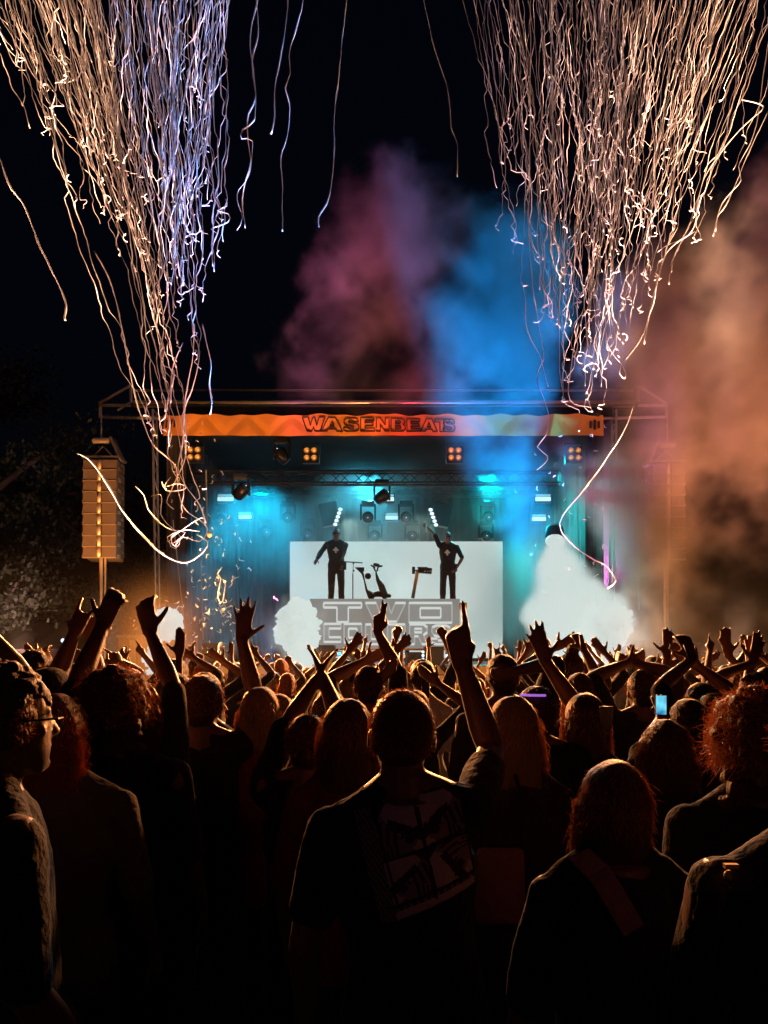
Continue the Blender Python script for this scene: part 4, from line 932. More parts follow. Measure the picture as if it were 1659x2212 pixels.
def person(hx, top, d, label, yaw=0, arms=(), hair='short', hc='dark', shirt='black', sleeve=.55, skin=None, female=None, lean=(0, 0), lod=None, group=None, face=False, extra=None, head_yaw=0, head_tilt=0, strandn=None, px=False, z0=0., H=None, build_legs=True, width=1., shrug=0.):
    if not px: hx, top = hx * K, top * K
    lod = lod if lod is not None else (0 if d < 3.0 else 1 if d < 5 else 2)
    vox = (.0072, .0088, .0125)[lod]
    Xw = (hx - 384) / 768 * d; Ht = EYE - (top - HZ) / 768 * d - z0 if H is None else H
    hairtop = {'short': .012, 'buzz': .006, 'curly': .035, 'bun': .05}.get(hair, .015)
    S = (Ht - hairtop) / 1.75; female = (hair in ('long', 'bob', 'pony', 'pigtail', 'bun')) if female is None else female
    root = thing('person', (Xw, d, z0), label, 'person', group); root.rotation_euler = (0, 0, yaw)
    Rz = Matrix.Rotation(-yaw, 3, 'Z')
    def loc(w): return Rz @ (Vector(w) - Vector((Xw, d, z0)))
    rnd = random.Random(int(hx * 7 + top * 13 + d * 100))
    sw = (.165 if female else .190) * S * width; lx, ly = lean
    hc_ = Vector((0, 0, (1.75 - .121) * S)); hy = head_yaw
    Mh = Matrix.Rotation(hy, 3, 'Z') @ Matrix.Rotation(head_tilt, 3, 'Y')
    hips = Vector((-lx, -ly - .01, .95 * S)); chest = Vector((-lx * .35, -ly * .35 - .035, 1.28 * S)); nb = Vector((-lx * .08, -.035, (1.485 + shrug) * S))
    b = MB()
    tf = .9 if female else 1.; tf *= width
    TOR = [(hips + Vector((0, 0, -.10 * S)), .150, .105), (hips, .165, .115), (hips + Vector((0, 0, .12 * S)), .140 if not female else .122, .100), (chest + Vector((0, 0, -.08 * S)), .155 * tf, .112), (chest, .172 * tf, .120), (chest + Vector((0, .005, .07 * S)), .166 * tf, .108), (nb + Vector((0, 0, -.045 * S)), .112 * tf, .085), (nb + Vector((0, .0, .0)), .072, .068)]
    TOR = [(c, rx * S, ry * S) for c, rx, ry in TOR]
    b.loft(TOR, 18)
    b.cone(nb + Vector((0, 0, -.02)), .060 * S * tf, hc_ + Vector((0, -.012, -.055 * S)), .056 * S * tf, 12)
    head_mb(b, hc_, Mh, S, face or lod == 0)
    shl = {}; sleeves = MB(); armdat = {}
    for sgn in (-1, 1):
        key = 'L' if sgn < 0 else 'R'; spec = next((a for a in arms if a[0] == key), None)
        Sh = Vector((sgn * sw - lx * .15, -.03, (1.405 + shrug) * S)); L1, L2 = .285 * S, .255 * S
        up_ = 0
        if spec is None:
            T = Sh + Vector((sgn * .06, rnd.uniform(.05, .22), -.50 * S)) * 1.0; pole = Vector((sgn * .3, -1, 0)); pose = 'relax'; elb = None; nrm = Vector((-sgn, 0, 0)); hdir = None
        else:
            key, wx, wy, dd, pose = spec[:5]; opt = spec[5] if len(spec) > 5 else {}
            if not px: wx, wy = wx * K, wy * K
            T = loc(P(wx, wy, d + dd)); elb = opt.get('elbow'); pole = Vector(opt.get('pole', (sgn * 1., -.1, -.35)))
            if elb is not None:
                ex, ey = (elb[0] * K, elb[1] * K) if not px else elb
                pole = loc(P(ex, ey, d + dd * .5)) - (Sh + T) / 2
            up_ = .055 if T.z > Sh.z else 0; Sh = Sh + Vector((-sgn * .3 * up_, 0, up_))
            hdir = opt.get('hdir'); nrm = Vector(opt.get('palm', (0, 1, .1)))
        E_, W_ = ik(Sh, T, L1, L2, pole)
        hd = (W_ - E_).normalized() if hdir is None else (Rz @ Vector(hdir)).normalized()
        af = (.86 if female else 1.0) * S
        b.cone(Vector((sgn * sw * .45, -.03, (1.39 + shrug) * S)), .060 * S * tf, Sh, .050 * af, 12)
        b.cone(Vector((sgn * .015, -.03, (1.53 + shrug) * S)), .040 * S, Vector((sgn * sw * .80, -.03, (1.425 + shrug) * S + up_)), .036 * S, 10)
        b.cone(Sh, .056 * af, Sh.lerp(E_, .45), .049 * af, 12); b.cone(Sh.lerp(E_, .45), .049 * af, E_, .038 * af, 12)
        b.cone(E_, .038 * af, E_.lerp(W_, .3), .0415 * af, 12); b.cone(E_.lerp(W_, .3), .0415 * af, W_, .026 * af, 12)
        hand_mb(b, W_ + hd * .005, hd, nrm, 1 if (sgn < 0) == (nrm.y >= -.3) else -1, pose, S * 1.02, (1.0, 1.04, 1.2)[lod])
        armdat[key] = (Sh, E_, W_, hd)
        if sleeve > 0:
            a0 = Vector((sgn * sw * .45, -.03, (1.375 + shrug) * S)); k1 = min(1, sleeve * 2)
            sleeves.cone(Vector((sgn * .045, -.03, (1.497 + shrug) * S)), .044 * S, Vector((sgn * sw * .82, -.03, (1.418 + shrug) * S + up_)), .052 * S, 10)
            sleeves.cone(a0, .070 * S * tf, Sh, .060 * af, 12); sleeves.cone(Sh, .059 * af, Sh.lerp(E_, k1 * .92), .056 * af, 12)
            if sleeve > .5 + .25: sleeves.cone(E_, .058 * af, E_.lerp(W_, (sleeve - .5) * 2 * .92), .044 * af, 12)
    legs = MB(); lb = MB()
    for sgn in (-1, 1):
        hp = hips + Vector((sgn * .088 * S, 0, -.04 * S)); kn = Vector((sgn * .11 * S - lx * .5, .02, .50 * S)); an = Vector((sgn * .12 * S, -.02, .085 * S)); to = an + Vector((sgn * .02, .15 * S, -.045 * S))
        b.cone(hp, .085 * S, kn, .055 * S, 12); b.cone(kn, .055 * S, an, .036 * S, 12)
        legs.cone(hp, .098 * S, kn, .075 * S, 12); legs.cone(kn, .075 * S, an + Vector((0, 0, .0)), .062 * S, 12)
        lb.cone(an + Vector((0, -.01, -.035 * S)), .042 * S, to, .038 * S, 10); lb.box(an.lerp(to, .5) + Vector((0, 0, -.052 * S)), (.085 * S, .26 * S, .03))
    body = link(remesh(b, 'body', vox, 1), 'body', skin or M_skin, root)
    tb = MB()
    grow = .014
    tb.loft([(c + Vector((0, 0, -.02 if i == 0 else 0)), rx + grow + (.012 if i < 3 else 0), ry + grow + (.012 if i < 4 else 0)) for i, (c, rx, ry) in enumerate(TOR[:-1])] + [(nb + Vector((0, 0, -.004)), .074 * S, .072 * S)], 18)
    tb.v += []; k = len(tb.v); tb.v += sleeves.v; tb.f += [tuple(i + k for i in q) for q in sleeves.f]
    sd = rnd.randrange(1, 20)
    def fold(co): return (fbm(co * np.array([1, 1, .55], np.float32), 9, sd, 3) - .5) * .022 + (fbm(co, 28, sd + 5, 2) - .5) * .006
    sh = link(remesh(tb, 'shirt', vox * 1.25, 1, fold), 'shirt', fab(shirt), root)
    if build_legs:
        legs.loft([(TOR[0][0] + Vector((0, 0, -.05)), TOR[0][1] * .9, TOR[0][2] * .9), (TOR[0][0], TOR[0][1] + .008, TOR[0][2] + .008), (TOR[1][0], TOR[1][1] + .008, TOR[1][2] + .008)], 14)
        link(remesh(legs, 'trousers', .014, 1, fold), 'trousers', fab(rnd.choice(('denim', 'black', 'charcoal', 'navy')) if not extra else extra.get('trousers', 'black')), root)
        lb.build('shoe', mat('shoe_rubber', (.06, .055, .05), .6), root, True).matrix_parent_inverse = Matrix.Identity(4)
    # ---- hair
    hb = MB(); c = hc_; e = lambda x, y, z: c + Mh @ Vector((x * S, y * S, z * S)); amp, fq = .008, 45
    if hair == 'buzz': hb.ball(e(0, -.016, .022), tuple(q * S for q in (.080, .092, .104)), 18, 12, Mh); amp = .003
    elif hair == 'cap':
        hb.ball(e(0, -.006, .045), tuple(q * S for q in (.086, .106, .088)), 18, 12, Mh); hb.loft([(e(0, .10, .035), .07 * S, .07 * S, Mh), (e(0, .12, .028), .06 * S, .06 * S, Mh)], 14); amp = .002
    elif hair == 'pigtail': hb.ball(e(0, -.018, .026), tuple(q * S for q in (.079, .095, .104)), 18, 12, Mh)
    elif hair != 'bald': hb.ball(e(0, -.020, .028), tuple(q * S for q in ((.088, .098, .106) if hair != 'curly' else (.108, .112, .120))), 18, 12, Mh)
    if hair == 'short': hb.ball(e(0, -.05, -.03), tuple(q * S for q in (.068, .055, .06)), 12, 8, Mh); amp = .010
    if hair == 'curly':
        for _ in range(60 if lod < 2 else 26):
            dd = Vector((rnd.gauss(0, 1), rnd.gauss(0, 1) - .4, rnd.gauss(0, 1) + .1)).normalized()
            if dd.y > .4 and dd.z < .4: continue
            hb.ball(e(dd.x * .10, dd.y * .105 - .02, dd.z * .115 + .02), rnd.uniform(.016, .032) * S, 8, 6)
        if lod == 0:
            for _ in range(30): hb.ball(e(rnd.uniform(-.1, .1), -.07 + rnd.gauss(0, .02), rnd.uniform(-.16, -.03)), rnd.uniform(.02, .034) * S, 8, 6)
        amp = .012
    if hair in ('bob', 'long', 'half'):
        zb = -.14 if hair == 'bob' else -.40
        hb.loft([(e(0, -.025, .05), .08 * S, .09 * S), (e(0, -.03, -.03), .090 * S, .088 * S), (e(0, -.045, -.11), .092 * S, .075 * S), (e(0, -.07, zb * .6 - .05), .098 * S, .055 * S), (e(0, -.085, zb), .085 * S, .035 * S), (e(0, -.09, zb - .04), .06 * S, .018 * S)], 16); amp = .012; fq = 26
    if hair == 'pony':
        hb.ball(e(0, -.115, .03), .03 * S, 10, 8); hb.cone(e(0, -.13, .02), .026 * S, e(.01, -.15, -.08), .032 * S); hb.cone(e(.01, -.15, -.08), .032 * S, e(.015, -.13, -.22), .018 * S)
    if hair == 'bun': hb.ball(e(.01, -.03, .15), .048 * S, 12, 8)
    if hair == 'pigtail':
        hb.loft([(e(0, -.02, .03), .079 * S, .093 * S), (e(0, -.02, -.05), .079 * S, .086 * S), (e(0, -.02, -.11), .076 * S, .066 * S), (e(0, -.01, -.14), .060 * S, .04 * S)], 16)
        for q in (-1, 1):
            for i in range(7): hb.ball(e(q * (.072 + .004 * (i % 2)), -.02 + .004 * i, -.10 - .034 * i), (.021 * S, .019 * S, .022 * S), 8, 6)
    if hb.v:
        sdh = rnd.randrange(1, 20)
        def rough(co): return (fbm(co, fq, sdh, 3) - .45) * amp
        hme = remesh(hb, 'hair', vox, 1, rough)
        ho = link(hme, 'hair' if hair != 'cap' else 'cap', hair_mat(hc) if hair != 'cap' else fab('black'), root)
        n = strandn if strandn is not None else (1500, 420, 70)[lod]
        if hair not in ('cap',) and n:
            sb = MB(); r_ = (.0007, .0011, .0022)[lod]
            if hair == 'buzz': strands(sb, c, Mh, .080 * S, .093 * S, .104 * S, -.016, int(n * 1.6), .013, r_, -.5, rnd=rnd, fall=.1)
            elif hair == 'curly': strands(sb, c, Mh, .112 * S, .118 * S, .125 * S, -.02, n, .045, r_ * 1.3, -.6, .012, .3, rnd=rnd)
            elif hair == 'short': strands(sb, c, Mh, .090 * S, .100 * S, .108 * S, -.02, n, .020, r_, -.5, fall=.2, rnd=rnd)
            elif hair == 'pigtail': strands(sb, c, Mh, .081 * S, .094 * S, .105 * S, -.018, int(n * .6), .018, r_, -.5, fall=.9, rnd=rnd); strands(sb, c, Mh, .081 * S, .094 * S, .105 * S, -.018, 90, .04, r_, -.1, fall=.5, rnd=rnd)
            else:
                strands(sb, c, Mh, .090 * S, .100 * S, .108 * S, -.02, int(n * .6), .026, r_, -.6, fall=.8, rnd=rnd)
            if hair in ('long', 'bob', 'pigtail'):
                if True:
                    zb = {'long': -.38, 'bob': -.15, 'pigtail': -.28}[hair]
                    for _ in range(int(n * .7)):
                        sg = rnd.choice((-1, 1)); xx = sg * (rnd.uniform(.075, .105) if hair != 'pigtail' else rnd.uniform(.066, .084)); z1 = rnd.uniform(zb * .6, .03); L = rnd.uniform(.05, .14)
                        pts = [e(xx + sg * rnd.uniform(0, .02) * k / 3 + .006 * math.sin(k * 2 + xx * 90), -.03 + rnd.gauss(0, .02) + (.05 if hair == 'pigtail' else 0), z1 - L * k / 3) for k in range(4)]
                        sb.tube(pts, [r_, r_, r_, r_ * .4], 3, cap=False)
            so = sb.build('hair_wisps', rim_strand_mat(hc), ho); so.matrix_parent_inverse = Matrix.Identity(4)
    return root, armdat, hc_, Mh, S
def part(mb, name, m, root, smooth=False, bevel=0):
    o = mb.build(name, m, None, smooth, bevel); o.parent = root; return o

# --- near crowd: each measured from the photograph (head centre, head top, distance)
p, ad, hc_, Mh, S = person(12, 1430, 1.8, 'person in profile with glasses and short curly hair at the left edge, nearest there', hair='short', hc='brown', shirt='black', head_yaw=R(2), yaw=R(-50), face=True, lean=(.02, 0), strandn=2200)
b = MB(); e = lambda x, y, z: hc_ + Mh @ Vector((x * S, y * S, z * S))
for q in (-1, 1):
    b.tube([e(q * .034 + .02 * math.cos(a), .104, .004 + .017 * math.sin(a)) for a in [i * .6283 for i in range(11)]], .0018, 5)
    b.tube([e(q * .056, .103, .008), e(q * .077, .085, .008), e(q * .082, .0, .006)], .003, 5)
b.tube([e(-.014, .105, .006), e(.014, .105, .006)], .002, 5); part(b, 'glasses', M_black, p)
b = MB()
for _ in range(150):
    dd = Vector((pr.gauss(0, 1), pr.gauss(0, 1) + .2, abs(pr.gauss(0, 1)) + .2)).normalized(); b.ball(e(dd.x * .082, dd.y * .094 - .01, dd.z * .100 + .025), pr.uniform(.010, .018), 8, 6)
link(remesh(b, 'hair_curls', .006, 1, lambda co: (fbm(co, 90, 3, 3) - .5) * .01), 'hair_curls', hair_mat('brown'), p)
person(128, 1494, 2.45, 'person with orange lit ponytail and pale ribbed top behind the one with glasses', hair='long', hc='red', shirt='grey', female=True, head_yaw=R(-20), width=1.25)
person(108, 1439, 3.0, 'person in a dark cap behind the ponytailed one', hair='cap', shirt='charcoal')
person(80, 1404, 4.5, 'tall person with round curly hair near the left edge, below two open hands', hair='curly', hc='dark', shirt='navy', head_tilt=.05)
person(-15, 1420, 3.0, 'person whose bare arm rises at the left picture edge', hair='short', shirt='black', arms=(('R', -22, 1370, .2, 'open'),))
person(253, 1436, 2.75, 'person with big wavy hair whose bent wrist hangs over the left crowd', hair='curly', hc='brown', shirt='black', arms=(('L', 222, 1352, .25, 'claw', {'hdir': (.35, .1, 1)}),), width=1.05)
person(168, 1468, 3.05, 'person hidden behind two tall raised arms at the left, below the loudspeaker mast', hair='short', shirt='charcoal', arms=(('L', 163, 1362, .2, 'horns', {'elbow': (122, 1460)}), ('R', 190, 1352, .3, 'open', {'elbow': (215, 1470)})))
person(298, 1466, 2.9, 'person whose raised arm bends in front of the left flame', hair='long', hc='brown', shirt='charcoal', arms=(('R', 325, 1368, .15, 'claw', {'elbow': (375, 1450), 'hdir': (-.25, .1, 1)}),))
person(437, 1457, 3.3, 'person with short hair raising one long right arm, big open hand against blue haze', hair='short', hc='brown', shirt='black', arms=(('R', 523, 1385, .2, 'splay', {'pole': (.35, .9, -.2), 'palm': (0, 1, 0), 'hdir': (.08, .05, 1)}),), strandn=1500, width=1.05)
person(563, 1481, 3.35, 'blond person with sleek hair, left one of the pair beside the long raised arm', hair='bob', hc='blond', shirt='maroon', female=True)
person(602, 1498, 3.45, 'blond person with sleek hair, right one of the pair beside the long raised arm', hair='short', hc='blond', shirt='black')
person(666, 1540, 2.9, 'person pressing both hands together overhead, left of the centre', hair='short', hc='dark', shirt='black', arms=(('L', 686, 1462, .25, 'flat', {'elbow': (600, 1560), 'palm': (1, .2, 0)}), ('R', 697, 1462, .25, 'flat', {'elbow': (735, 1575), 'palm': (-1, .2, 0)})))
person(752, 1506, 2.6, 'long haired person left of the big shaved head in the centre', hair='long', hc='brown', shirt='maroon', female=True, strandn=1800)
person(205, 672, 3.9, 'broad person standing just behind the short haired one with the long arm', px=True, hair='short', hc='dark', shirt='black')
person(330, 690, 3.6, 'dark haired person behind the long haired one left of the centre', px=True, hair='short', hc='dark', shirt='charcoal')
person(176, 672, 3.6, 'dark haired person right behind the wavy haired one at the left', px=True, hair='short', hc='dark', shirt='black')
CM = person(868, 1487, 2.0, 'big shaved head person in the centre, pointing one finger up, printed black shirt', hair='buzz', hc='brown', shirt='black', lean=(-.03, 0), sleeve=.36, arms=(('R', 1000, 1440, .28, 'point', {'pole': (.55, .9, -.2), 'palm': (0, 1, 0), 'hdir': (-.16, .02, 1)}),), strandn=3500, width=.98)
person(796, 1438, 4.6, 'person raising one hand with pinched fingers in front of the desk letters', hair='short', shirt='black', arms=(('R', 816, 1367, .1, 'two', {'hdir': (.1, .1, 1)}), ('L', 790, 1428, .2, 'open')))
person(876, 1450, 6.0, 'person spreading one open hand against the right half of the desk', hair='short', shirt='charcoal', arms=(('L', 853, 1410, .1, 'splay'),))
person(766, 1450, 6.2, 'person with fingers spread at the letter C of the desk', hair='bob', shirt='black', arms=(('L', 752, 1408, .1, 'splay'),))
person(1085, 1413, 4.3, 'tall person with sunglasses on the head and one arm folded behind it', hair='short', hc='dark', shirt='charcoal', arms=(('R', 1112, 1450, -.1, 'fist', {'elbow': (1160, 1448)}),))
p15 = person(1157, 1481, 3.25, 'person with glowing visor glasses on the head, right arm raised and bent', hair='short', shirt='black', arms=(('R', 1180, 1432, .2, 'open', {'pole': (.7, .6, -.2), 'hdir': (-.3, .1, 1)}),))
person(1107, 1500, 2.65, 'long haired person behind the pointing arm, with a pale back bag', hair='long', hc='blond', shirt='charcoal', female=True)
person(1233, 1398, 6.0, 'tall person with a messy topknot in front of the white smoke', hair='bun', hc='dark', shirt='black', arms=(('L', 1200, 1400, .1, 'open'), ))
person(1290, 1443, 5.4, 'person holding a thin stick up in front of the white smoke', hair='short', shirt='black', arms=(('L', 1262, 1404, .1, 'claw', {'elbow': (1290, 1440)}),))
person(1250, 1452, 4.6, 'long haired person under the topknot', hair='long', hc='brown', shirt='black', female=True)
person(1262, 1495, 3.3, 'person with rounded hair right of the bent bare arm', hair='bob', hc='brown', shirt='black')
person(1386, 1447, 4.6, 'person clapping overhead at the edge of the white smoke', hair='short', shirt='charcoal', arms=(('L', 1356, 1432, .1, 'claw', {'elbow': (1300, 1475)}), ('R', 1370, 1432, .1, 'claw', {'elbow': (1400, 1470)})))
person(1428, 1448, 5.0, 'long haired person behind the bright phone', hair='long', hc='dark', shirt='black', female=True)
person(1463, 1459, 5.4, 'person holding up the small far phone', hair='bob', hc='brown', shirt='grey', arms=(('L', 1442, 1446, .2, 'claw'),))
p22 = person(1434, 1550, 2.75, 'person just below the bright phone, holding it up', hair='bob', hc='dark', shirt='black', arms=(('L', 1428, 1551, .35, 'claw', {'elbow': (1385, 1600)}),))
person(1485, 1508, 3.3, 'person with smooth round hair right of the bright phone', hair='short', hc='dark', shirt='charcoal')
person(1538, 1496, 3.9, 'person in a red shirt between the phone and the curly head', hair='short', hc='dark', shirt='red')
person(1512, 1474, 4.1, 'person raising a hand that holds a thin stick, arms crossed overhead', hair='short', shirt='black', arms=(('L', 1496, 1424, .1, 'claw', {'hdir': (-.35, .1, 1)}), ('R', 1508, 1440, .2, 'flat')))
person(1547, 1459, 5.0, 'person with splayed fingers high at the right', hair='bob', hc='dark', shirt='black', arms=(('R', 1574, 1418, .1, 'splay', {'hdir': (-.2, 0, 1)}),))
person(1568, 1455, 7.2, 'person pointing one finger up at the right against brown smoke', hair='short', shirt='grey', arms=(('L', 1534, 1402, .1, 'point'),))
person(1594, 1446, 6.0, 'blond curly person at the right', hair='curly', hc='blond', shirt='black')
person(1628, 1449, 4.6, 'dark haired person behind the curly head at the right edge', hair='long', hc='dark', shirt='black', arms=(('L', 1625, 1432, .1, 'open', {'hdir': (.3, 0, 1)}),))
person(1652, 1440, 7, 'person with both hands open at the right edge', hair='short', shirt='pink', arms=(('L', 1608, 1412, .2, 'claw'), ('R', 1648, 1420, .2, 'open')))
person(1626, 1484, 2.15, 'person with a cloud of curly hair lit gold at the right edge', hair='curly', hc='brown', shirt='black', strandn=2600, width=1.0)
PG = person(1325, 1632, 1.75, 'person with two braids and a pale shoulder strap at the lower right', hair='pigtail', hc='brown', shirt='black', female=True, strandn=3200, sleeve=.6, shrug=.035)
RB = person(1790, 1448, 1.35, 'person at the lower right corner, shoulder with a buckled strap in view', hair='short', hc='dark', shirt='black')
person(1020, 1462, 7.0, 'person lit from the side just left of the flame cloud', hair='bob', hc='brown', shirt='charcoal')

# back print of the centre shirt, straps, bag, phones, sticks
def shr(o, root, off):
    s = o.modifiers.new('w', 'SHRINKWRAP'); s.target = next(c for c in root.children if c.name.startswith('shirt') and 'print' not in c.name); s.wrap_method = 'PROJECT'; s.use_project_y = True; s.use_positive_direction = True; s.use_negative_direction = False; s.wrap_mode = 'ABOVE_SURFACE'; s.offset = off; s.project_limit = 0
def back_panel(name, corners, d_guess, m, root, nx=24, off=.02):
    """a cloth panel laid on the back: corners in picture pixels at the depth of the back"""
    R0 = root.location; v = []; f = []
    for j in range(nx + 1):
        for i in range(nx + 1):
            u, t = i / nx, j / nx; a, b_, c, e_ = [Vector(q) for q in corners]
            q = (a * (1 - u) + b_ * u) * (1 - t) + (e_ * (1 - u) + c * u) * t
            w_ = P(q.x, q.y, d_guess)
            dx = (w_.x - R0.x) / .19; zz = w_.z / 1.8
            bulge = .17 * math.sqrt(max(0, 1 - min(1, dx * dx)))
            w_.y = R0.y - .205; v.append(tuple(w_ - R0))
    for j in range(nx):
        for i in range(nx):
            k = j * (nx + 1) + i; f.append((k, k + nx + 1, k + nx + 2, k + 1))
    b = MB(); b.add(v, f); o = part(b, name, m, root, True)
    shr(o, root, .004); sld = o.modifiers.new('s', 'SOLIDIFY'); sld.thickness = .002; return o
def print_region(u, t):
    if u < .17: return 1 if (int((u + t * .35) * 42) + int(t * 34)) % 2 else 2
    if t > .93: return 0
    if t > .86: return 1 if math.sin(u * 90) > -.2 else 2
    if abs(u - .58 - .05 * (t - .5)) < .012 or abs(t - .47 + .04 * (u - .5)) < .012: return 1
    a = (u - .17) / .41 if u < .58 else (u - .58) / .42; b_ = t / .47 if t < .47 else (t - .47) / .39
    q = (0 if u < .58 else 1) + (0 if t < .47 else 2)
    if q in (1, 2): a = 1 - a
    if q == 3: a, b_ = b_, a
    if .12 + .5 * a < b_ < .30 + .55 * a and a > .3: return 1
    if abs(b_ - .55) < .28 * (1 - a) and math.sin(a * 38 + b_ * 9) > .1: return 1
    if (a - .7) ** 2 + (b_ - .72) ** 2 < .035: return 1 if math.sin(30 * math.hypot(a - .7, b_ - .72)) > 0 else 2
    if b_ > .92 - .6 * a and a < .45: return 1 if (a * 9) % 1 < .5 else 2
    if a + b_ < .33: return 1
    return 0 if a > b_ * .8 else 2
def print_mat(): return mat('print_light', (.52, .44, .47), .6, bump=.2, bscale=80, var=.25)
root = CM[0]; DB = 1.84
pan = back_panel('shirt_print', [(352, 818), (461, 792), (477, 890), (382, 923)], DB, print_mat(), root, nx=96)
pan.data.materials.append(mat('print_dark', (.03, .02, .03), .7)); pan.data.materials.append(mat('print_mid', (.22, .16, .20), .7))
for k_, pl in enumerate(pan.data.polygons): pl.material_index = print_region((k_ % 96 + .5) / 96, (k_ // 96 + .5) / 96)
def line_on(corn, u0, t0, u1, t1, r=.003):
    a, b_, c, e_ = [Vector(q) for q in corn]; pts = []
    for k in range(9):
        u = u0 + (u1 - u0) * k / 8; t = t0 + (t1 - t0) * k / 8; q = (a * (1 - u) + b_ * u) * (1 - t) + (e_ * (1 - u) + c * u) * t; w_ = P(q.x, q.y, DB)
        dx = (w_.x - root.location.x) / .19; w_.y = root.location.y - .21; pts.append(w_ - root.location)
    return pts
CR = [(352, 818), (461, 792), (477, 890), (382, 923)]
b = MB()
for l in ((.58, 0, .58, .95), (.2, .48, 1, .48), (.1, .88, 1, .88), (.2, 0, .2, .9)): b.tube(line_on(CR, *l), .004, 4)
pl_ = part(b, 'print_lines', fab('black'), root); pl_.parent = pan; shr(pl_, root, .007)
bag = thing('back_bag', P(500, 925, 2.45), 'pale flat back bag hanging on the long haired person behind the pointing arm', 'bag')
b = MB(); b.box(P(500, 886, 2.43), (.155, .05, .24)); b.build('pouch', fab('pink'), bag, bevel=.02)
b = MB(); b.tube([P(480, 850, 2.44), P(484, 800, 2.45), P(495, 775, 2.5)], .008, 6); b.tube([P(520, 850, 2.44), P(522, 800, 2.45), P(515, 775, 2.5)], .008, 6); b.build('strap', fab('black'), bag)
def strap(root, pts, wd, m, name='strap', yb=-.16, mode='PROJECT'):
    v = []; f = []; n = 24; R0 = root.location
    for k in range(n + 1):
        t = k / n * (len(pts) - 1); i = min(int(t), len(pts) - 2); u = t - i; x = pts[i][0] * (1 - u) + pts[i + 1][0] * u; y = pts[i][1] * (1 - u) + pts[i + 1][1] * u
        w_ = P(x, y, R0.y + yb); dx = (w_.x - R0.x) / .19; w_.y = R0.y - (.205 if mode == 'PROJECT' else .15)
        for s_ in (-1, 1): v.append(tuple(w_ - R0 + Vector((s_ * wd / 2, 0, s_ * wd * .3))))
    for k in range(n): a = 2 * k; f.append((a, a + 1, a + 3, a + 2))
    b = MB(); b.add(v, f); o = part(b, name, m, root); shr(o, root, .005); o.modifiers['w'].wrap_method = mode; s_ = o.modifiers.new('s', 'SOLIDIFY'); s_.thickness = .003; return o
strap(PG[0], [(593, 868), (611, 887), (637, 934)], .042, fab('pink'))
strap(RB[0], [(738, 880), (725, 905), (712, 990)], .03, fab('charcoal'), mode='NEAREST_SURFACEPOINT')
b = MB(); q = P(731, 866, 1.24) - RB[0].location; b.box(q, (.022, .01, .007)); b.ball(q + Vector((-.004, 0, -.016)), (.008, .006, .010)); part(b, 'buckle', mat('brass', (.8, .6, .3), .3, 1), RB[0])
def phone(px, py, wpx, hpx, d, lab, scr_c, est):
    c = P(px, py, d); t = thing('smartphone', c, lab, 'phone'); W, H_ = wpx / 768 * d, hpx / 768 * d
    b = MB(); b.box(c, (W, .008, H_)); b.build('phone_case', M_black, t, bevel=.003)
    m = bpy.data.materials.new('phone_screen'); m.use_nodes = True; n = m.node_tree; p_ = n.nodes['Principled BSDF']; p_.inputs['Base Color'].default_value = (.02, .02, .02, 1)
    tc = n.nodes.new('ShaderNodeTexCoord'); no = n.nodes.new('ShaderNodeTexNoise'); no.inputs['Scale'].default_value = 14; r = n.nodes.new('ShaderNodeValToRGB')
    r.color_ramp.elements[0].color = (.01, .10, .30, 1); r.color_ramp.elements[0].position = .35; r.color_ramp.elements[1].color = scr_c; r.color_ramp.elements[1].position = .6
    n.links.new(tc.outputs['Object'], no.inputs[0]); n.links.new(no.outputs['Fac'], r.inputs[0]); n.links.new(r.outputs[0], p_.inputs['Emission Color']); p_.inputs['Emission Strength'].default_value = est
    b = MB(); b.box(c + Vector((0, -.005, 0)), (W * .9, .003, H_ * .92)); b.build('phone_screen', m, t)
phone(660.8, 705, 11.2, 20.5, 3.05, 'bright phone held upright, its screen glowing blue', (.18, .75, .95, 1), 1.1)
phone(667, 667.5, 5.5, 4.8, 5.2, 'small phone held sideways far back at the right, pale screen', (.5, .6, .8, 1), .9)
phone(416, 667, 3.6, 2.6, 6.9, 'tiny phone screen glowing below the desk', (.9, .8, .6, 1), 1.2)
for (x0, y0, x1, y1, d, lab) in ((1257, 1408, 1253, 1372, 5.4, 'thin dark stick held up against the white smoke'), (1490, 1422, 1478, 1392, 4.1, 'thin dark stick held up against the brown smoke')):
    b = MB(); b.tube([V(x0, y0, d), V(x1, y1, d)], .007, 6); tag(b.build('held_stick', M_black, None, True), lab, 'stick')
# glowing visor of person 15
gr, _, hcg, Mg, Sg = p15
b = MB(); pts = [hcg + Mg @ Vector((.088 * Sg * math.sin(a), -.02 + -.098 * Sg * math.cos(a), .098 * Sg)) for a in [R(-60 + 9 * i) for i in range(9)]]
b.tube(pts, .006, 6, .8); part(b, 'visor', mat('visor_glow', (.3, .1, .5), .3, emi=(.45, .16, .75), estr=.8), gr)
cu = thing('drink_cup', V(1310, 1575, 3.1), 'clear plastic cup held in the crowd below the bent arm', 'cup')
b = MB(); c = V(1310, 1575, 3.1); b.loft([(c + Vector((0, 0, z)), r, r) for z, r in ((0, .020), (.04, .024), (.085, .028), (.09, .029), (.092, .027))], 14); b.build('cup_wall', mat('clear_plastic', (.16, .14, .13), .15, trans=.6), cu, True)

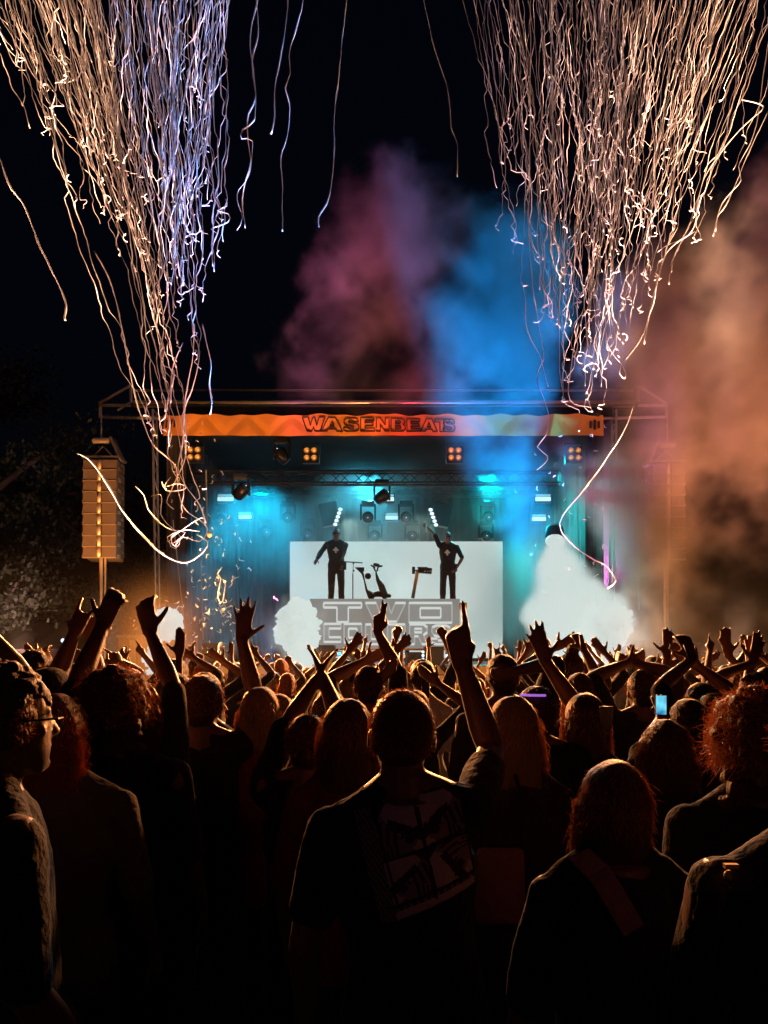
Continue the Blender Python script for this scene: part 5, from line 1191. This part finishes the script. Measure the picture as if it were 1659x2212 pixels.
# --- performers on the riser
def performer(u, vtop, arms, lab, yaw, hy, **kw):
    x, y = c4(u, vtop); d = 18.9
    Ht = EYE - (y - HZ) / 768 * d - RZ
    r = person(x, y, d, lab, yaw=R(180) + yaw, px=True, z0=RZ, lod=1, face=True, hc='black', shirt='black', head_yaw=hy, strandn=0, arms=arms, extra={'trousers': 'black'}, **kw)
    root, _, hc_, Mh, S = r
    e = lambda x, y, z: hc_ + Mh @ Vector((x * S, y * S, z * S))
    b = MB()
    for q in (-1, 1): b.ball(e(q * .036, .098, .010), (.034 * S, .012 * S, .018 * S), 12, 8, Mh); b.tube([e(q * .066, .092, .012), e(q * .084, .02, .012)], .006, 5)
    b.tube([e(-.03, .108, .012), e(.03, .108, .012)], .007, 5); part(b, 'sunglasses', M_glass, root, True)
    b = MB()
    for (cx, cz, rx, rz) in ((0, .02, .035, .05), (-.035, .0, .03, .028), (.035, 0, .03, .028), (0, -.045, .025, .03)): b.ball((cx * S + (.03 if u < 800 else .01), .118, (1.27 + cz) * S), (rx, .022, rz), 10, 6)
    part(b, 'chest_print', mat('white_print', (.85, .85, .85), .6), root)
    b = MB(); b.box((-.19 * S, 0, .93 * S), (.06, .12, .18)); part(b, 'side_pocket', fab('black'), root, bevel=.01)
    return r
def c4x(u, v_): return c4(u, v_)
performer(432, 140, (('R', *c4x(262, 412), -.1, 'relax', {'palm': (0, -1, 0), 'pole': (0, -1, .0)}), ('L', *c4x(484, 470), -.1, 'fist', {'palm': (1, 0, 0), 'pole': (.3, -1, 0)})), 'left performer in dark clothes and sunglasses standing on the desk riser, arms low', R(12), R(-6), hair='short', sleeve=1.0, width=1.12)
pf2 = performer(1418, 172, (('R', *c4x(1238, 130), -.2, 'fist', {'palm': (0, -1, 0), 'elbow': c4x(1290, 190)}), ('L', *c4x(1500, 485), -.1, 'relax', {'palm': (1, 0, 0), 'elbow': c4x(1530, 400)})), 'right performer with sunglasses raising one bare arm with a microphone', R(-6), R(8), hair='buzz', sleeve=.5, width=1.12)
m0 = P(*c4(1229, 120), 18.65); t = thing('microphone', m0, 'pale microphone hanging from the raised hand of the right performer', 'microphone')
b = MB(); b.tube([m0 + Vector((0, 0, .04)), P(*c4(1226, 175), 18.65)], .02, 8); b.build('microphone_body', mat('pale_metal', (.6, .6, .65), .3, .5), t, True)
b = MB(); b.ball(m0 + Vector((0, 0, .06)), .028); b.build('microphone_head', mat('dull_metal', (1, 1, 1)), t, True)

# --- the rest of the crowd
print('near crowd', round(time.time() - T0, 1))
LM = [(20, 'the left picture edge'), (60, 'the left marquee'), (100, 'the left loudspeaker mast'), (130, 'the tan equipment box'), (160, 'the left flame'), (205, 'the box beside the left drapes'), (245, 'the long raised arm'), (275, 'the gap before the central flame'), (300, 'the central flame cloud'),
      (335, 'the desk left end'), (362, 'the first letter of COLORS'), (390, 'the desk middle'), (425, 'the desk right half'), (462, 'the pointing fist'), (500, 'the screen right edge'), (530, 'the purple gap in the smoke'), (565, 'the white smoke'), (600, 'the right flame cloud'), (640, 'the right loudspeaker column'), (690, 'the brown smoke'), (735, 'the right marquee'), (775, 'the right picture edge')]
ROWS = [(5.5, 'middle row'), (7.5, 'back half row'), (9.5, 'far row'), (11.5, 'very far row'), (20, 'front barrier row')]
FAR = [] # px, d, pose list
for px_, ty, d, pose in ((38, 646, 7, 'open'), (46, 641, 8, 'claw'), (13, 650, 6.5, 'fist'), (59, 655, 5.5, 'open'), (107, 655, 6, 'claw'), (117, 648, 6.5, 'point'), (144, 645, 7.5, 'point'), (195, 647, 6.5, 'open'), (203, 652, 6.8, 'fist'), (217, 649, 8, 'horns'), (225, 651, 7, 'open'),
                       (257, 645, 7.5, 'horns'), (291, 655, 9, 'fist'), (357, 640, 7.5, 'two'), (366, 650, 8, 'open'), (527, 640, 6.5, 'flat'), (541, 640, 7, 'claw'), (572, 655, 9, 'fist'), (656, 655, 8.5, 'flat'), (663, 655, 8.5, 'fist'), (684, 657, 9, 'claw'), (706, 653, 8, 'open'), (498, 638, 8, 'horns'), (745, 650, 9, 'claw'), (757, 655, 8, 'open'), (648, 658, 10, 'fist'), (712, 660, 11, 'open'), (31, 652, 9, 'open'), (72, 656, 9, 'flat'), (90, 652, 8, 'open'), (320, 655, 9.5, 'open'), (480, 655, 10, 'open'), (750, 640, 10, 'open')):
    FAR.append((px_, d, pose, ty))
occ = [(f[0], f[1]) for f in FAR]
k = 0
for dd in (4.8, 5.9, 7.0, 8.1, 9.2, 10.3, 11.4, 12.6):
    x = 0
    stepx = .60 / dd * 768
    x = pr.uniform(-5, stepx)
    while x < 775:
        if pr.random() < (.62 if dd < 11 else .8) and all(abs(x - o[0]) > .30 / dd * 768 or abs(dd - o[1]) > .45 for o in occ):
            FAR.append((x, dd + pr.uniform(-.3, .3), None, None)); occ.append((x, dd))
        x += stepx * pr.uniform(.85, 1.35)
FAR = [f for f in FAR]
HN = {'short': 'short haired', 'bob': 'chin length haired', 'long': 'long haired', 'curly': 'curly haired', 'bun': 'topknotted', 'cap': 'capped', 'pony': 'ponytailed', 'buzz': 'shaven headed'}
PN = {'open': 'raising an open hand', 'claw': 'raising a half closed hand', 'fist': 'raising a fist', 'point': 'pointing up', 'flat': 'raising a flat hand', 'horns': 'raising two fingers as horns', 'two': 'raising two fingers', None: 'with arms down', 'both': 'with both hands up', 'splay': 'spreading fingers'}
for (x, d, pose, ty) in FAR:
    hair = pr.choice(('short', 'short', 'bob', 'long', 'curly', 'buzz', 'cap', 'pony', 'short', 'long', 'bun')); hcn = pr.choice(('dark', 'dark', 'brown', 'blond', 'black', 'red'))
    H = pr.uniform(1.62, 1.86); shirt = pr.choice(('black', 'charcoal', 'white', 'navy', 'maroon', 'grey', 'olive', 'black', 'denim'))
    arms = []; pn = pose
    if pose:
        sgn = pr.choice((-1, 1)); hxp = x - sgn * .20 / d * 768
        arms.append(('L' if sgn < 0 else 'R', x, ty + .10 / d * 768, .1, pose)); x = hxp
    elif pr.random() < (.34 if d < 7 else .55):
        q = pr.choice(('open', 'claw', 'flat', 'point', 'fist', 'open')); pn = q; S_ = pr.choice(('L', 'R')); sgn = -1 if S_ == 'L' else 1
        hz = pr.uniform(.02, .24); arms.append((S_, x + sgn * pr.uniform(.1, .32) / d * 768, HZ + (1.9 - H - hz) / d * 768, pr.uniform(0, .25), q))
        if pr.random() < .4: arms.append(('R' if S_ == 'L' else 'L', x - sgn * pr.uniform(.1, .3) / d * 768, HZ + (1.9 - H - hz) / d * 768, pr.uniform(0, .25), q)); pn = 'both'
    lm = min(LM, key=lambda q: abs(q[0] - x))[1]; rw = next(r[1] for r in ROWS if d < r[0])
    lab = f"{hcn} {HN[hair]} person {PN[pn]}, {rw}, below {lm}"
    if lab in USED: lab = f"{hcn} {HN[hair]} person in {shirt} top {PN[pn]}, {rw}, below {lm}"
    if len(lab.split()) > 14: lab = lab.replace('the ', '')
    if len(lab.split()) > 16: lab = lab.replace(f', {rw}', '')
    USED.add(lab)
    person(x, HZ + (1.9 - H) / d * 768, d, lab, yaw=pr.gauss(0, .2), arms=tuple(arms), hair=hair, hc=hcn, shirt=shirt, px=True, lod=2, group='people further back in the crowd', skin=M_skin if pr.random() < .8 else M_skinb, head_yaw=pr.gauss(0, .3), head_tilt=pr.gauss(0, .08))
print('crowd', round(time.time() - T0, 1), len([o for o in C.objects if o.name.startswith('person')]))
